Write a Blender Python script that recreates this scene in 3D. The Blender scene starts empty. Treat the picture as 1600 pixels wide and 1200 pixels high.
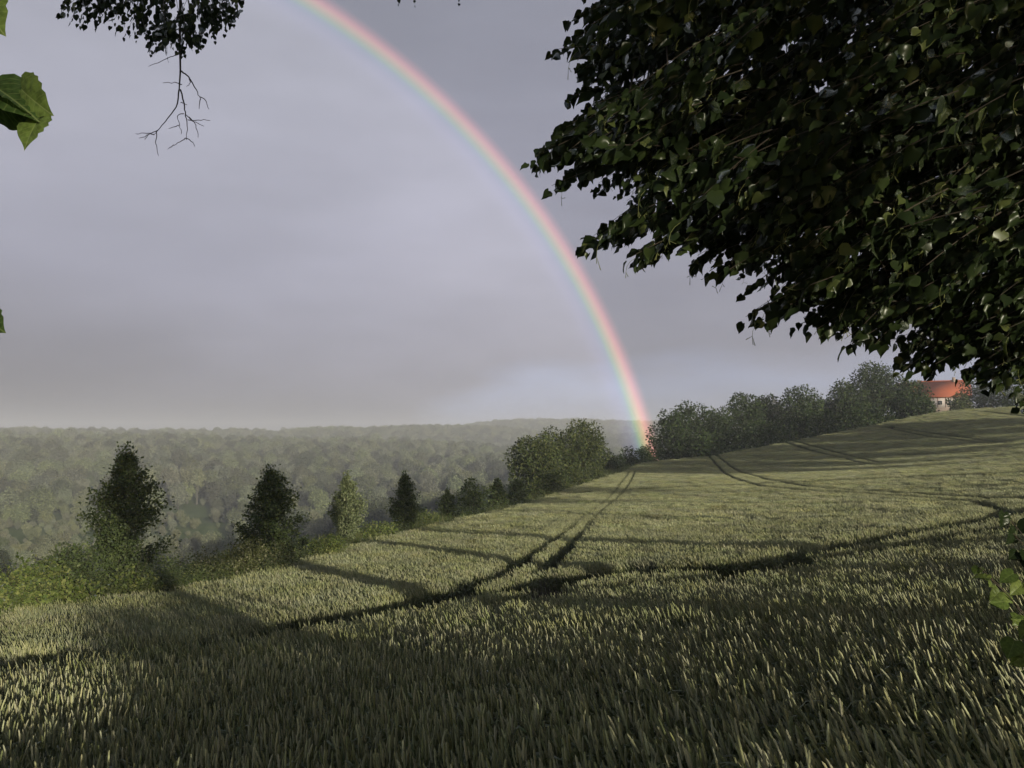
import bpy, math, random
import numpy as np
from mathutils import Vector, Matrix

random.seed(7)
rng = np.random.default_rng(11)
R = math.radians
sc = bpy.context.scene
COL = sc.collection

# ------------------------------------------------------------------ camera
F = 1250.0                                   # focal length in pixels of the 1600 px wide frame
PITCH = math.atan(90.0 / F)
EYE = np.array([0.0, 0.0, 1.7])
cam_d = bpy.data.cameras.new('camera')
cam_d.sensor_width = 36.0
cam_d.lens = 36.0 * F / 1600.0
cam_d.clip_start = 0.05
cam_d.clip_end = 9000.0
cam = bpy.data.objects.new('camera', cam_d)
COL.objects.link(cam)
cam.location = EYE
cam.rotation_euler = (R(90) + PITCH, 0, 0)
sc.camera = cam

# ------------------------------------------------------------------ light
SUN_EL = R(9.6)
AX = np.array([-0.5195, 0.8542, 0.0])        # the way the shadows run
TOSUN = np.array([-AX[0] * math.cos(SUN_EL), -AX[1] * math.cos(SUN_EL), math.sin(SUN_EL)])
ANTI = -TOSUN
sun_d = bpy.data.lights.new('sun', 'SUN')
sun_d.energy = 5.0
sun_d.angle = R(0.6)
sun_d.color = (1.0, 0.91, 0.72)
sun = bpy.data.objects.new('sun', sun_d)
COL.objects.link(sun)
sun.location = (30, -50, 30)
sun.rotation_euler = Vector(-TOSUN).to_track_quat('-Z', 'Y').to_euler()

world = bpy.data.worlds.new('World')
sc.world = world
world.use_nodes = True


class NT:
    """small node-tree writer"""
    def __init__(self, nt):
        self.nt = nt
        nt.nodes.clear()

    def n(self, kind, **kw):
        nd = self.nt.nodes.new(kind)
        for k, v in kw.items():
            if k.startswith('i_'):
                key = k[2:]
                key = int(key) if key.isdigit() else key.replace('_', ' ')
                sk = nd.inputs[key]
                if isinstance(v, bpy.types.NodeSocket):
                    self.nt.links.new(v, sk)
                else:
                    sk.default_value = v
            else:
                setattr(nd, k, v)
        return nd

    def math(self, op, a, b=None, clamp=False):
        nd = self.nt.nodes.new('ShaderNodeMath')
        nd.operation = op
        nd.use_clamp = clamp
        for i, v in enumerate((a, b)):
            if v is None:
                continue
            if isinstance(v, bpy.types.NodeSocket):
                self.nt.links.new(v, nd.inputs[i])
            else:
                nd.inputs[i].default_value = v
        return nd.outputs[0]

    def mix(self, fac, a, b, blend='MIX'):
        nd = self.nt.nodes.new('ShaderNodeMix')
        nd.data_type = 'RGBA'
        nd.blend_type = blend
        for sk, v in ((nd.inputs[0], fac), (nd.inputs[6], a), (nd.inputs[7], b)):
            if isinstance(v, bpy.types.NodeSocket):
                self.nt.links.new(v, sk)
            else:
                sk.default_value = v
        return nd.outputs[2]

    def ramp(self, fac, stops, interp='LINEAR'):
        nd = self.nt.nodes.new('ShaderNodeValToRGB')
        cr = nd.color_ramp
        cr.interpolation = interp
        while len(cr.elements) > 1:
            cr.elements.remove(cr.elements[-1])
        cr.elements[0].position = stops[0][0]
        cr.elements[0].color = tuple(stops[0][1]) + (1,)
        for p, c in stops[1:]:
            e = cr.elements.new(p)
            e.color = tuple(c) + (1,)
        self.nt.links.new(fac, nd.inputs[0])
        return nd.outputs[0]

    def smooth(self, v, a, b, lo=0.0, hi=1.0):
        nd = self.nt.nodes.new('ShaderNodeMapRange')
        nd.interpolation_type = 'SMOOTHSTEP'
        self.nt.links.new(v, nd.inputs[0])
        nd.inputs[1].default_value = a
        nd.inputs[2].default_value = b
        nd.inputs[3].default_value = lo
        nd.inputs[4].default_value = hi
        return nd.outputs[0]

    def link(self, a, b):
        self.nt.links.new(a, b)


w = NT(world.node_tree)
tc = w.n('ShaderNodeTexCoord')
dirv = w.n('ShaderNodeVectorMath', operation='NORMALIZE', i_0=tc.outputs['Generated']).outputs[0]
sep = w.n('ShaderNodeSeparateXYZ', i_0=dirv)
elev = sep.outputs['Z']
dot_a = w.n('ShaderNodeVectorMath', operation='DOT_PRODUCT', i_0=dirv, i_1=tuple(ANTI)).outputs['Value']
ang = w.math('MULTIPLY', w.math('ARCCOSINE', dot_a), 57.29578)       # degrees from the antisolar point
# broken base of the rain cloud: long flat shapes
stretch = w.n('ShaderNodeVectorMath', operation='MULTIPLY', i_0=dirv, i_1=(1.0, 1.0, 3.2)).outputs[0]
nz = w.n('ShaderNodeTexNoise', i_Vector=stretch, i_Scale=2.3, i_Detail=5.0, i_Roughness=0.5).outputs['Fac']
nz2 = w.n('ShaderNodeTexNoise', i_Vector=stretch, i_Scale=6.0, i_Detail=4.0, i_Roughness=0.5).outputs['Fac']
wob = w.math('MULTIPLY', w.math('SUBTRACT', nz2, 0.5), 0.075)
e2 = w.math('ADD', elev, wob)
K = 10.0                                                              # the Background runs at strength 0.1
lft0 = w.smooth(w.math('ADD', sep.outputs['X'], w.math('MULTIPLY', w.math('SUBTRACT', nz, 0.5), 0.4)), 0.02, -0.28)
e2 = w.math('ADD', e2, w.math('MULTIPLY', lft0, 0.11))
cloud = w.ramp(e2, [(0.0, (0.275 * .1 * K, 0.288 * .1 * K, 0.36 * .1 * K)),
                    (0.072, (0.325 * .1 * K, 0.352 * .1 * K, 0.47 * .1 * K)),
                    (0.110, (0.262 * .1 * K, 0.262 * .1 * K, 0.318 * .1 * K)),
                    (0.30, (0.288 * .1 * K, 0.293 * .1 * K, 0.365 * .1 * K)),
                    (0.60, (0.268 * .1 * K, 0.278 * .1 * K, 0.340 * .1 * K)),
                    (1.0, (0.27 * .1 * K, 0.28 * .1 * K, 0.33 * .1 * K))])
soft = w.math('MULTIPLY', w.smooth(nz, 0.28, 0.74, 0.90, 1.10), w.smooth(nz2, 0.35, 0.68, 0.98, 1.02))
inner = w.math('MULTIPLY', w.smooth(ang, 42.0, 40.2), w.smooth(ang, 8.0, 41.0, 0.22, 1.0))
low = w.smooth(elev, 0.22, 0.02)
lft = w.smooth(w.math('ADD', sep.outputs['X'], w.math('MULTIPLY', w.math('SUBTRACT', nz, 0.5), 0.5)), 0.10, -0.50)
rain = w.math('MULTIPLY', low, lft)
soft = w.math('MULTIPLY', soft, w.math('SUBTRACT', 1.0, w.math('MULTIPLY', rain, 0.40)))
gain = w.math('MULTIPLY', w.math('MULTIPLY', soft, 9.3), w.math('ADD', 1.0, w.math('MULTIPLY', inner, 0.46)))
warm = w.mix(w.math('MULTIPLY', inner, 0.55), (1, 1, 1, 1), (1.03, 1.0, 0.945, 1), 'MIX')
cl = w.n('ShaderNodeVectorMath', operation='SCALE', i_0=cloud)
w.link(gain, cl.inputs['Scale'])
cl = w.mix(1.0, cl.outputs[0], warm, 'MULTIPLY')
cl = w.mix(1.0, cl, w.mix(rain, (1, 1, 1, 1), (1.02, 1.0, 0.96, 1)), 'MULTIPLY')
sky = w.n('ShaderNodeTexSky', sky_type='NISHITA', sun_disc=False, sun_elevation=SUN_EL,
          sun_rotation=math.atan2(TOSUN[0], TOSUN[1]), altitude=200.0, air_density=1.0, dust_density=1.5)
side = w.math('MULTIPLY', dot_a, -1.0)
clear = w.smooth(w.math('ADD', side, w.math('MULTIPLY', w.math('SUBTRACT', nz, 0.5), 0.8)), 0.25, 0.85)
full = w.mix(clear, cl, sky.outputs[0])
bg = w.n('ShaderNodeBackground', i_Color=full, i_Strength=0.1)
wo = w.n('ShaderNodeOutputWorld')
w.link(bg.outputs[0], wo.inputs['Surface'])

vs = sc.view_settings
vs.view_transform = 'Standard'
vs.look = 'None'
vs.exposure = 0.2
vs.gamma = 1.0
vs.use_curve_mapping = False
sc.cycles.use_denoising = True
sc.cycles.max_bounces = 4
sc.cycles.diffuse_bounces = 2
sc.cycles.glossy_bounces = 1
sc.cycles.transmission_bounces = 2
sc.cycles.transparent_max_bounces = 8
sc.cycles.volume_bounces = 0
sc.cycles.use_adaptive_sampling = True
sc.cycles.adaptive_threshold = 0.02
sc.cycles.sample_clamp_indirect = 4.0


# ------------------------------------------------------------------ geometry helpers
def at(px, py, depth):
    """the point seen at a pixel of the 1600x1200 frame, DEPTH metres ahead"""
    c = (px - 800.0) / F
    d = (600.0 - py) / F
    yy = math.cos(PITCH) - math.sin(PITCH) * d
    zz = math.sin(PITCH) + math.cos(PITCH) * d
    s = depth / yy
    return EYE + np.array([c * s, depth, zz * s])


def project(P):
    P = np.atleast_2d(P) - EYE
    yy = P[:, 1] * math.cos(PITCH) + P[:, 2] * math.sin(PITCH)
    zz = -P[:, 1] * math.sin(PITCH) + P[:, 2] * math.cos(PITCH)
    yy = np.where(yy < 0.05, 0.05, yy)
    return np.c_[800 + P[:, 0] / yy * F, 600 - zz / yy * F]


def np_mesh(name, V, faces, mat, attrs=None, smooth=False):
    """faces: array (n,3) or (n,4), or list of such arrays"""
    if isinstance(faces, np.ndarray):
        faces = [faces]
    me = bpy.data.meshes.new(name)
    V = np.asarray(V, dtype=np.float32)
    nl = sum(f.size for f in faces)
    npoly = sum(len(f) for f in faces)
    me.vertices.add(len(V))
    me.vertices.foreach_set('co', V.ravel())
    me.loops.add(nl)
    me.loops.foreach_set('vertex_index', np.concatenate([f.ravel() for f in faces]).astype(np.int32))
    me.polygons.add(npoly)
    tot = np.concatenate([np.full(len(f), f.shape[1]) for f in faces]).astype(np.int32)
    st = np.concatenate([[0], np.cumsum(tot)[:-1]]).astype(np.int32)
    me.polygons.foreach_set('loop_start', st)
    me.polygons.foreach_set('loop_total', tot)
    if smooth:
        me.polygons.foreach_set('use_smooth', np.ones(npoly, dtype=bool))
    for k, v in (attrs or {}).items():
        a = me.attributes.new(k, 'FLOAT', 'POINT')
        a.data.foreach_set('value', np.asarray(v, dtype=np.float32))
    me.update(calc_edges=True)
    if mat is not None:
        me.materials.append(mat)
    return me


def link(name, me, parent=None, loc=None):
    o = bpy.data.objects.new(name, me)
    COL.objects.link(o)
    if parent is not None:
        o.parent = parent
    if loc is not None:
        o.location = loc
    return o


def tag(o, label=None, cat=None, group=None, kind=None):
    if label:
        o['label'] = label
    if cat:
        o['category'] = cat
    if group:
        o['group'] = group
    if kind:
        o['kind'] = kind
    return o


def thing(name, loc, label, cat, group=None):
    o = bpy.data.objects.new(name, None)
    COL.objects.link(o)
    o.location = loc
    o.empty_display_size = 0.2
    return tag(o, label, cat, group)


class MB:
    """collects tubes and boxes into one mesh"""
    def __init__(self):
        self.V, self.Q, self.T, self.n = [], [], [], 0

    def add(self, V, Q=None, T=None):
        self.V.append(np.asarray(V, float))
        if Q is not None and len(Q):
            self.Q.append(np.asarray(Q, int) + self.n)
        if T is not None and len(T):
            self.T.append(np.asarray(T, int) + self.n)
        self.n += len(V)

    def tube(self, pts, rad, k=6):
        pts = np.asarray(pts, float)
        m = len(pts)
        rad = np.broadcast_to(np.asarray(rad, float), (m,))
        t = np.gradient(pts, axis=0)
        t /= np.linalg.norm(t, axis=1)[:, None] + 1e-9
        ref = np.array([0, 0, 1.0]) if abs(t[:, 2]).mean() < 0.8 else np.array([1.0, 0, 0])
        a = np.cross(t, ref)
        a /= np.linalg.norm(a, axis=1)[:, None] + 1e-9
        b = np.cross(t, a)
        th = np.arange(k) / k * 2 * math.pi
        V = (pts[:, None, :] + rad[:, None, None] * (np.cos(th)[None, :, None] * a[:, None, :] + np.sin(th)[None, :, None] * b[:, None, :])).reshape(-1, 3)
        i = np.arange(m - 1)[:, None] * k
        j = np.arange(k)[None, :]
        j2 = (j + 1) % k
        Q = np.stack([i + j, i + j2, i + k + j2, i + k + j], -1).reshape(-1, 4)
        self.add(V, Q)

    def box(self, lo, hi, M=None):
        x0, y0, z0 = lo
        x1, y1, z1 = hi
        V = np.array([[x0, y0, z0], [x1, y0, z0], [x1, y1, z0], [x0, y1, z0], [x0, y0, z1], [x1, y0, z1], [x1, y1, z1], [x0, y1, z1]], float)
        if M is not None:
            V = V @ M.T
        self.add(V, [[0, 3, 2, 1], [4, 5, 6, 7], [0, 1, 5, 4], [1, 2, 6, 5], [2, 3, 7, 6], [3, 0, 4, 7]])

    def mesh(self, name, mat, smooth=False, attrs=None):
        fs = []
        if self.Q:
            fs.append(np.concatenate(self.Q))
        if self.T:
            fs.append(np.concatenate(self.T))
        return np_mesh(name, np.concatenate(self.V), fs, mat, attrs, smooth)


def curve_pts(p0, p1, p2, n):
    t = np.linspace(0, 1, n)[:, None]
    return (1 - t) ** 2 * np.asarray(p0) + 2 * t * (1 - t) * np.asarray(p1) + t ** 2 * np.asarray(p2)


def unit(v):
    v = np.asarray(v, float)
    return v / (np.linalg.norm(v, axis=-1, keepdims=True) + 1e-9)


# leaf templates: x across, y from the stalk to the tip, z up
def leaf_template(fold=0.16, droop=0.14):
    half = [(0.20, -0.05), (0.40, 0.07), (0.485, 0.29), (0.42, 0.53), (0.25, 0.75), (0.08, 0.93)]
    mid = [(0, 0.05), (0, 0.34), (0, 0.68), (0, 1.08)]
    pts = mid + half + [(-x, y) for x, y in half]
    V = np.array([(x, y, fold * abs(x) * 1.2 - droop * y * y + 0.03 * math.sin(9 * y)) for x, y in pts])
    T = []
    for o, fl in ((4, 0), (10, 1)):
        tr = [(0, o, o + 1), (0, o + 1, o + 2), (0, o + 2, 1), (1, o + 2, o + 3), (1, o + 3, 2), (2, o + 3, o + 4), (2, o + 4, o + 5), (2, o + 5, 3)]
        for a, b, c in tr:
            T.append((a, c, b) if fl else (a, b, c))
    return V, np.array(T)


LEAF_V, LEAF_T = leaf_template()
LEAF_KINDS = []
_lr = np.random.default_rng(3)
for _f, _d in ((0.15, 0.10), (0.50, 0.30), (0.95, 0.05), (-0.25, 0.45), (0.30, 0.55), (0.70, -0.15), (0.05, 0.30), (-0.5, 0.1)):
    _k = leaf_template(_f, _d)[0]
    _k[4:, 0] *= _lr.uniform(0.80, 1.16, len(_k) - 4)          # ragged, uneven margins
    _k[4:, 1] += _lr.uniform(-0.05, 0.05, len(_k) - 4)
    _k[:, 0] = _k[:, 0] * _lr.uniform(0.78, 0.98) + 0.10 * _lr.normal() * _k[:, 1] ** 2
    _k[4:, 2] += _lr.uniform(-0.05, 0.05, len(_k) - 4)
    LEAF_KINDS.append(_k)


def fine_leaf():
    """larger leaf with a toothed edge, two columns a side, raised between the veins"""
    half = np.array([(0.0, 0.05), (0.12, -0.04), (0.27, -0.05), (0.40, 0.05), (0.455, 0.17), (0.50, 0.22), (0.485, 0.34), (0.505, 0.40), (0.45, 0.51), (0.44, 0.58), (0.35, 0.68), (0.32, 0.75), (0.20, 0.86), (0.15, 0.90), (0.06, 1.0), (0.0, 1.10)])
    n = len(half)
    m = np.c_[np.zeros(n), np.linspace(0.05, 1.10, n)]
    V, T = [], []
    for sg in (1, -1):
        o = len(V)
        for i in range(n):
            for f in (0.0, 0.55, 1.0):
                q = m[i] * (1 - f) + half[i] * f
                x, y = q
                z = 0.20 * x - 0.55 * max(0, x - .3) ** 1.5 - 0.16 * y * y + 0.022 * math.sin((y - 0.55 * x) * 30) * min(1, x * 4)
                V.append((sg * x, y, z))
        for i in range(n - 1):
            for j in range(2):
                a, b, c, d = o + i * 3 + j, o + i * 3 + j + 1, o + (i + 1) * 3 + j + 1, o + (i + 1) * 3 + j
                T += [(a, b, c), (a, c, d)] if sg > 0 else [(a, c, b), (a, d, c)]
    return np.array(V), np.array(T)


FINE_V, FINE_T = fine_leaf()
SIMPLE_V = np.array([(0, 0, 0), (0.38, 0.42, 0.07), (0, 1.0, -0.12), (-0.38, 0.42, 0.07), (0, .45, 0.0)])
SIMPLE_T = np.array([(0, 1, 4), (1, 2, 4), (2, 3, 4), (3, 0, 4)])
DIAM_V = np.array([(0, 0, 0), (0.36, 0.48, 0.05), (0, 1.0, -0.08), (-0.36, 0.48, 0.05)])
DIAM_T = np.array([(0, 1, 2), (0, 2, 3)])


def leaf_frames(ydir, nrm):
    y = unit(ydir)
    x = unit(np.cross(y, nrm))
    z = np.cross(x, y)
    return np.stack([x, y, z], axis=-1)       # columns


def leaves_mesh(name, P, M, S, mat, tpl=(LEAF_V, LEAF_T), rnd=None, smooth=False):
    TV, TT = tpl
    n = len(P)
    V = np.einsum('nij,kj->nki', M, TV) * np.asarray(S)[:, None, None] + np.asarray(P)[:, None, :]
    T = TT[None] + (np.arange(n) * len(TV))[:, None, None]
    if rnd is None:
        rnd = rng.random(n)
    return np_mesh(name, V.reshape(-1, 3), T.reshape(-1, 3), mat, {'rnd': np.repeat(rnd, len(TV))}, smooth)


# ------------------------------------------------------------------ materials
def mat_new(name):
    m = bpy.data.materials.new(name)
    m.use_nodes = True
    return m, NT(m.node_tree)


def leaf_mat(name, stops, translucent=0.3, rough=0.45, gloss=0.10, inst_var=0.0, tcol=None, patch=0.0, veins=False, sat=0.72):
    m, t = mat_new(name)
    at_ = t.n('ShaderNodeAttribute', attribute_name='rnd')
    col = t.ramp(at_.outputs['Fac'], stops)
    if veins:
        lx = t.math('ABSOLUTE', t.n('ShaderNodeAttribute', attribute_name='lx').outputs['Fac'])
        ly = t.n('ShaderNodeAttribute', attribute_name='ly').outputs['Fac']
        ph = t.math('FRACT', t.math('MULTIPLY', t.math('SUBTRACT', ly, t.math('MULTIPLY', lx, 0.7)), 6.5))
        v1 = t.smooth(t.math('ABSOLUTE', t.math('SUBTRACT', ph, 0.5)), 0.0, 0.10, 1.0, 0.0)
        v2 = t.smooth(lx, 0.0, 0.025, 1.0, 0.0)
        vv = t.math('MAXIMUM', t.math('MULTIPLY', v1, 0.5), v2)
        pn0 = t.n('ShaderNodeNewGeometry')
        bl = t.n('ShaderNodeTexNoise', i_Vector=pn0.outputs['Position'], i_Scale=90.0, i_Detail=3.0).outputs['Fac']
        hb_ = t.n('ShaderNodeHueSaturation', i_Color=col)
        t.link(t.smooth(bl, 0.3, 0.7, 0.72, 1.25), hb_.inputs['Value'])
        col = t.mix(t.math('MULTIPLY', vv, 0.55), hb_.outputs[0], (0.20, 0.24, 0.10, 1))
    if inst_var > 0:
        oi = t.n('ShaderNodeObjectInfo')
        hv = t.n('ShaderNodeHueSaturation', i_Color=col)
        t.link(t.math('ADD', 0.5 - 0.022, t.math('MULTIPLY', oi.outputs['Random'], 0.044)), hv.inputs['Hue'])
        r2 = t.math('FRACT', t.math('MULTIPLY', oi.outputs['Random'], 7.31))
        t.link(t.math('ADD', 1 - inst_var, t.math('MULTIPLY', r2, 2 * inst_var)), hv.inputs['Value'])
        r3 = t.math('FRACT', t.math('MULTIPLY', oi.outputs['Random'], 23.7))
        t.link(t.math('ADD', sat, t.math('MULTIPLY', r3, 0.4)), hv.inputs['Saturation'])
        col = hv.outputs[0]
    if patch > 0:
        g = t.n('ShaderNodeNewGeometry')
        pn = t.n('ShaderNodeTexNoise', i_Vector=g.outputs['Position'], i_Scale=0.35, i_Detail=3.0).outputs['Fac']
        sc_ = t.n('ShaderNodeHueSaturation', i_Color=col)
        t.link(t.smooth(pn, 0.3, 0.7, 1 - patch, 1 + patch), sc_.inputs['Value'])
        col = sc_.outputs[0]
    d = t.n('ShaderNodeBsdfDiffuse', i_Color=col)
    tr = t.n('ShaderNodeBsdfTranslucent')
    tc_ = t.mix(1.0, col, tcol or (1.25, 1.35, 0.55, 1), 'MULTIPLY')
    t.link(tc_, tr.inputs['Color'])
    mx = t.n('ShaderNodeMixShader', i_0=translucent)
    t.link(d.outputs[0], mx.inputs[1])
    t.link(tr.outputs[0], mx.inputs[2])
    out = t.n('ShaderNodeOutputMaterial')
    if gloss > 0:
        g = t.n('ShaderNodeBsdfGlossy', i_Roughness=rough, i_Color=(0.9, 0.95, 0.9, 1))
        fr = t.n('ShaderNodeFresnel', i_IOR=1.35)
        fac = t.math('MULTIPLY', fr.outputs[0], gloss * 6.0, clamp=True)
        mg = t.n('ShaderNodeMixShader')
        t.link(fac, mg.inputs[0])
        t.link(mx.outputs[0], mg.inputs[1])
        t.link(g.outputs[0], mg.inputs[2])
        t.link(mg.outputs[0], out.inputs['Surface'])
    else:
        t.link(mx.outputs[0], out.inputs['Surface'])
    return m


def plain_mat(name, c1, c2, scale=8.0, rough=0.9, bump=0.0, coord='Object', detail=5.0):
    m, t = mat_new(name)
    tcn = t.n('ShaderNodeTexCoord')
    nz = t.n('ShaderNodeTexNoise', i_Vector=tcn.outputs[coord], i_Scale=scale, i_Detail=detail, i_Roughness=0.6)
    col = t.ramp(nz.outputs['Fac'], [(0.3, c1), (0.7, c2)])
    p = t.n('ShaderNodeBsdfPrincipled', i_Roughness=rough)
    t.link(col, p.inputs['Base Color'])
    p.inputs['Specular IOR Level'].default_value = 0.25
    if bump > 0:
        b = t.n('ShaderNodeBump', i_Strength=bump)
        t.link(nz.outputs['Fac'], b.inputs['Height'])
        t.link(b.outputs[0], p.inputs['Normal'])
    out = t.n('ShaderNodeOutputMaterial')
    t.link(p.outputs[0], out.inputs['Surface'])
    return m


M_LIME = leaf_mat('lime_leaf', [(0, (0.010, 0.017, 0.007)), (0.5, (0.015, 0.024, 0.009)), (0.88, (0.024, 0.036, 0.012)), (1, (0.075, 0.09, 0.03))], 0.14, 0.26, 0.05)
M_SHOOT = leaf_mat('shoot_leaf', [(0, (0.06, 0.12, 0.025)), (0.5, (0.09, 0.16, 0.03)), (1, (0.14, 0.20, 0.05))], 0.35, 0.4, 0.08)
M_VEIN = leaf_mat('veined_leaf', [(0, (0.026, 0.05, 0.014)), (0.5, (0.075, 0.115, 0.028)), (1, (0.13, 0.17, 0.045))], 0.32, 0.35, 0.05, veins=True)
M_STALK = plain_mat('fruit_stalk', (0.10, 0.12, 0.035), (0.17, 0.18, 0.06), 20.0, 0.7)
M_BARK = plain_mat('lime_bark', (0.035, 0.030, 0.024), (0.085, 0.072, 0.055), 14.0, 0.95, 0.8)
M_TWIG = plain_mat('twig_bark', (0.030, 0.026, 0.020), (0.065, 0.052, 0.036), 30.0, 0.8)
M_YOUNG = leaf_mat('young_tree_leaf', [(0, (0.048, 0.070, 0.026)), (0.5, (0.066, 0.090, 0.034)), (0.9, (0.088, 0.112, 0.044)), (1, (0.13, 0.15, 0.065))], 0.2, 0.45, 0.06, patch=0.2)
M_SHRUB = leaf_mat('shrub_leaf', [(0, (0.065, 0.095, 0.028)), (0.6, (0.12, 0.15, 0.042)), (1, (0.21, 0.22, 0.08))], 0.25, 0.5, 0.05, patch=0.3)
M_PALE = leaf_mat('pale_shrub_leaf', [(0, (0.075, 0.085, 0.035)), (0.7, (0.12, 0.13, 0.06)), (1, (0.26, 0.25, 0.17))], 0.2, 0.6, 0.0, patch=0.25)
M_PALE_LIT = leaf_mat('pale_lit_leaf', [(0, (0.10, 0.125, 0.06)), (0.6, (0.15, 0.18, 0.09)), (1, (0.26, 0.28, 0.17))], 0.2, 0.5, 0.04)  # pale leaf, lightened further in colour to look sunlit
M_WOOD = leaf_mat('wood_leaf', [(0, (0.024, 0.039, 0.013)), (0.6, (0.034, 0.053, 0.018)), (1, (0.05, 0.068, 0.024))], 0.15, 0.5, 0.03, patch=0.25)
M_CLUMP = leaf_mat('clump_leaf', [(0, (0.035, 0.050, 0.020)), (0.6, (0.064, 0.083, 0.030)), (1, (0.12, 0.13, 0.055))], 0.2, 0.5, 0.03, patch=0.25)
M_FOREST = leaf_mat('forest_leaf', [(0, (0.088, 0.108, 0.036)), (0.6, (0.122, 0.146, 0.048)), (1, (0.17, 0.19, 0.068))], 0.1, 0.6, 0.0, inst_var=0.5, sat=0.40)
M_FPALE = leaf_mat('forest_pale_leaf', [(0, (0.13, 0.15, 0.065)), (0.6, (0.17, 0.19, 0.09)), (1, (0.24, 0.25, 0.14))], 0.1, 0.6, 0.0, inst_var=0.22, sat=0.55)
M_EAR = leaf_mat('wheat_ear', [(0, (0.172, 0.190, 0.088)), (0.6, (0.280, 0.295, 0.140)), (1, (0.42, 0.42, 0.24))], 0.18, 0.5, 0.05, inst_var=0.14, patch=0.14, tcol=(1.1, 1.1, 0.7, 1))
M_BLADE = leaf_mat('wheat_blade', [(0, (0.052, 0.078, 0.028)), (0.6, (0.092, 0.12, 0.042)), (1, (0.16, 0.18, 0.068))], 0.3, 0.45, 0.06, inst_var=0.14, patch=0.16)
M_GRASS = leaf_mat('grass_blade', [(0, (0.05, 0.08, 0.022)), (0.6, (0.085, 0.12, 0.035)), (1, (0.20, 0.19, 0.09))], 0.3, 0.5, 0.04, inst_var=0.2)

# ------------------------------------------------------------------ terrain
CTRL = [  # pixel x, y and metres ahead of points on top of the standing wheat
    (0, 1200, 4.6), (400, 1200, 3.9), (800, 1200, 3.3), (1200, 1200, 2.8), (1600, 1200, 2.45),
    (0, 1100, 6.2), (800, 1100, 4.8), (1600, 1100, 3.4),
    (0, 1030, 9.0), (480, 975, 11.5), (800, 1000, 8.0), (1200, 1000, 6.3), (1600, 1000, 5.0),
    (0, 955, 15.0), (300, 915, 18.5), (450, 885, 22.0), (800, 905, 17.0), (1000, 893, 16.0), (1300, 862, 16.5), (1560, 815, 19.0), (1600, 900, 9.5),
    (560, 850, 29.0), (650, 828, 36.0), (800, 793, 55.0), (940, 748, 88.0), (1005, 722, 118.0),
    (900, 800, 42.0), (1300, 800, 32.0), (1600, 788, 26.0),
    (1300, 768, 48.0), (1150, 745, 75.0), (1110, 712, 118.0),
    (1230, 690, 125.0), (1380, 661, 128.0), (1480, 641, 130.0), (1600, 634, 125.0), (1600, 720, 62.0), (1400, 718, 88.0), (1230, 736, 84.0)]
WH = 0.78                                     # height of the wheat
cp = np.array([at(*c) for c in CTRL])
cz = cp[:, 2] - WH
cp = cp[:, :2]
extra = np.array([(0, 0, 0.02), (3, -3, 0.1), (-6, -2, -0.6), (8, 5, -0.05), (16, 12, -0.1), (30, 24, 0.2), (48, 40, 1.6), (75, 70, 4.4), (-14, 4, -2.6), (10, -12, 0.2), (-10, -14, -0.6)])
cp = np.r_[cp, extra[:, :2]]
cz = np.r_[cz, extra[:, 2]]


def _phi(r2):
    return np.where(r2 > 1e-9, 0.5 * r2 * np.log(np.maximum(r2, 1e-9)), 0.0)


_n = len(cp)
_A = np.zeros((_n + 3, _n + 3))
_A[:_n, :_n] = _phi(((cp[:, None] - cp[None]) ** 2).sum(-1)) + np.eye(_n) * 3.0
_A[:_n, _n] = 1
_A[:_n, _n + 1:] = cp
_A[_n:, :_n] = _A[:_n, _n:].T
_W = np.linalg.solve(_A, np.r_[cz, 0, 0, 0])


def tps(x, y):
    x = np.asarray(x, float)
    y = np.asarray(y, float)
    sh = x.shape
    q = np.c_[x.ravel(), y.ravel()]
    out = np.empty(len(q))
    for s in range(0, len(q), 60000):
        qq = q[s:s + 60000]
        out[s:s + 60000] = _phi(((qq[:, None] - cp[None]) ** 2).sum(-1)) @ _W[:_n] + _W[_n] + qq @ _W[_n + 1:]
    return out.reshape(sh)


# outline of the wheat: hedge side, far side, lane side
HEDGE = np.array([at(-420, 1075, 8.0)[:2], at(-160, 990, 12.5)[:2]] + [at(px, py, d)[:2] for px, py, d in
                 [(0, 955, 15.0), (300, 915, 18.5), (450, 885, 22.0), (560, 850, 29.0), (650, 828, 36.0), (800, 793, 55.0), (940, 748, 88.0), (1005, 722, 118.0)]])
TOPE = np.array([at(px, py, d)[:2] for px, py, d in [(1005, 722, 118.0), (1110, 712, 118.0), (1230, 690, 125.0), (1380, 661, 128.0), (1480, 641, 130.0), (1600, 634, 125.0)]] + [(110, 110)])
LANE = np.array([(75, 58), (40, 33), (20, 16.2), (9, 7.6), (4.6, 4.2), (2.2, 2.75), (1.25, 2.25), (0.6, 1.9), (-1.5, 1.6), (-5, 1.5), (-9, 3.0)])
FIELD = np.r_[HEDGE, TOPE[1:], LANE]


def in_poly(P, poly):
    x, y = P[:, 0], P[:, 1]
    ins = np.zeros(len(P), bool)
    j = len(poly) - 1
    for i in range(len(poly)):
        xi, yi = poly[i]
        xj, yj = poly[j]
        c = ((yi > y) != (yj > y)) & (x < (xj - xi) * (y - yi) / (yj - yi + 1e-12) + xi)
        ins ^= c
        j = i
    return ins


def near_line(P, line):
    """distance to a polyline and the nearest point on it"""
    best = np.full(len(P), 1e18)
    bp = np.zeros((len(P), 2))
    for a, b in zip(line[:-1], line[1:]):
        ab = b - a
        t = np.clip(((P - a) @ ab) / (ab @ ab), 0, 1)
        q = a + t[:, None] * ab
        d = ((P - q) ** 2).sum(1)
        m = d < best
        best[m] = d[m]
        bp[m] = q[m]
    return np.sqrt(best), bp


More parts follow.
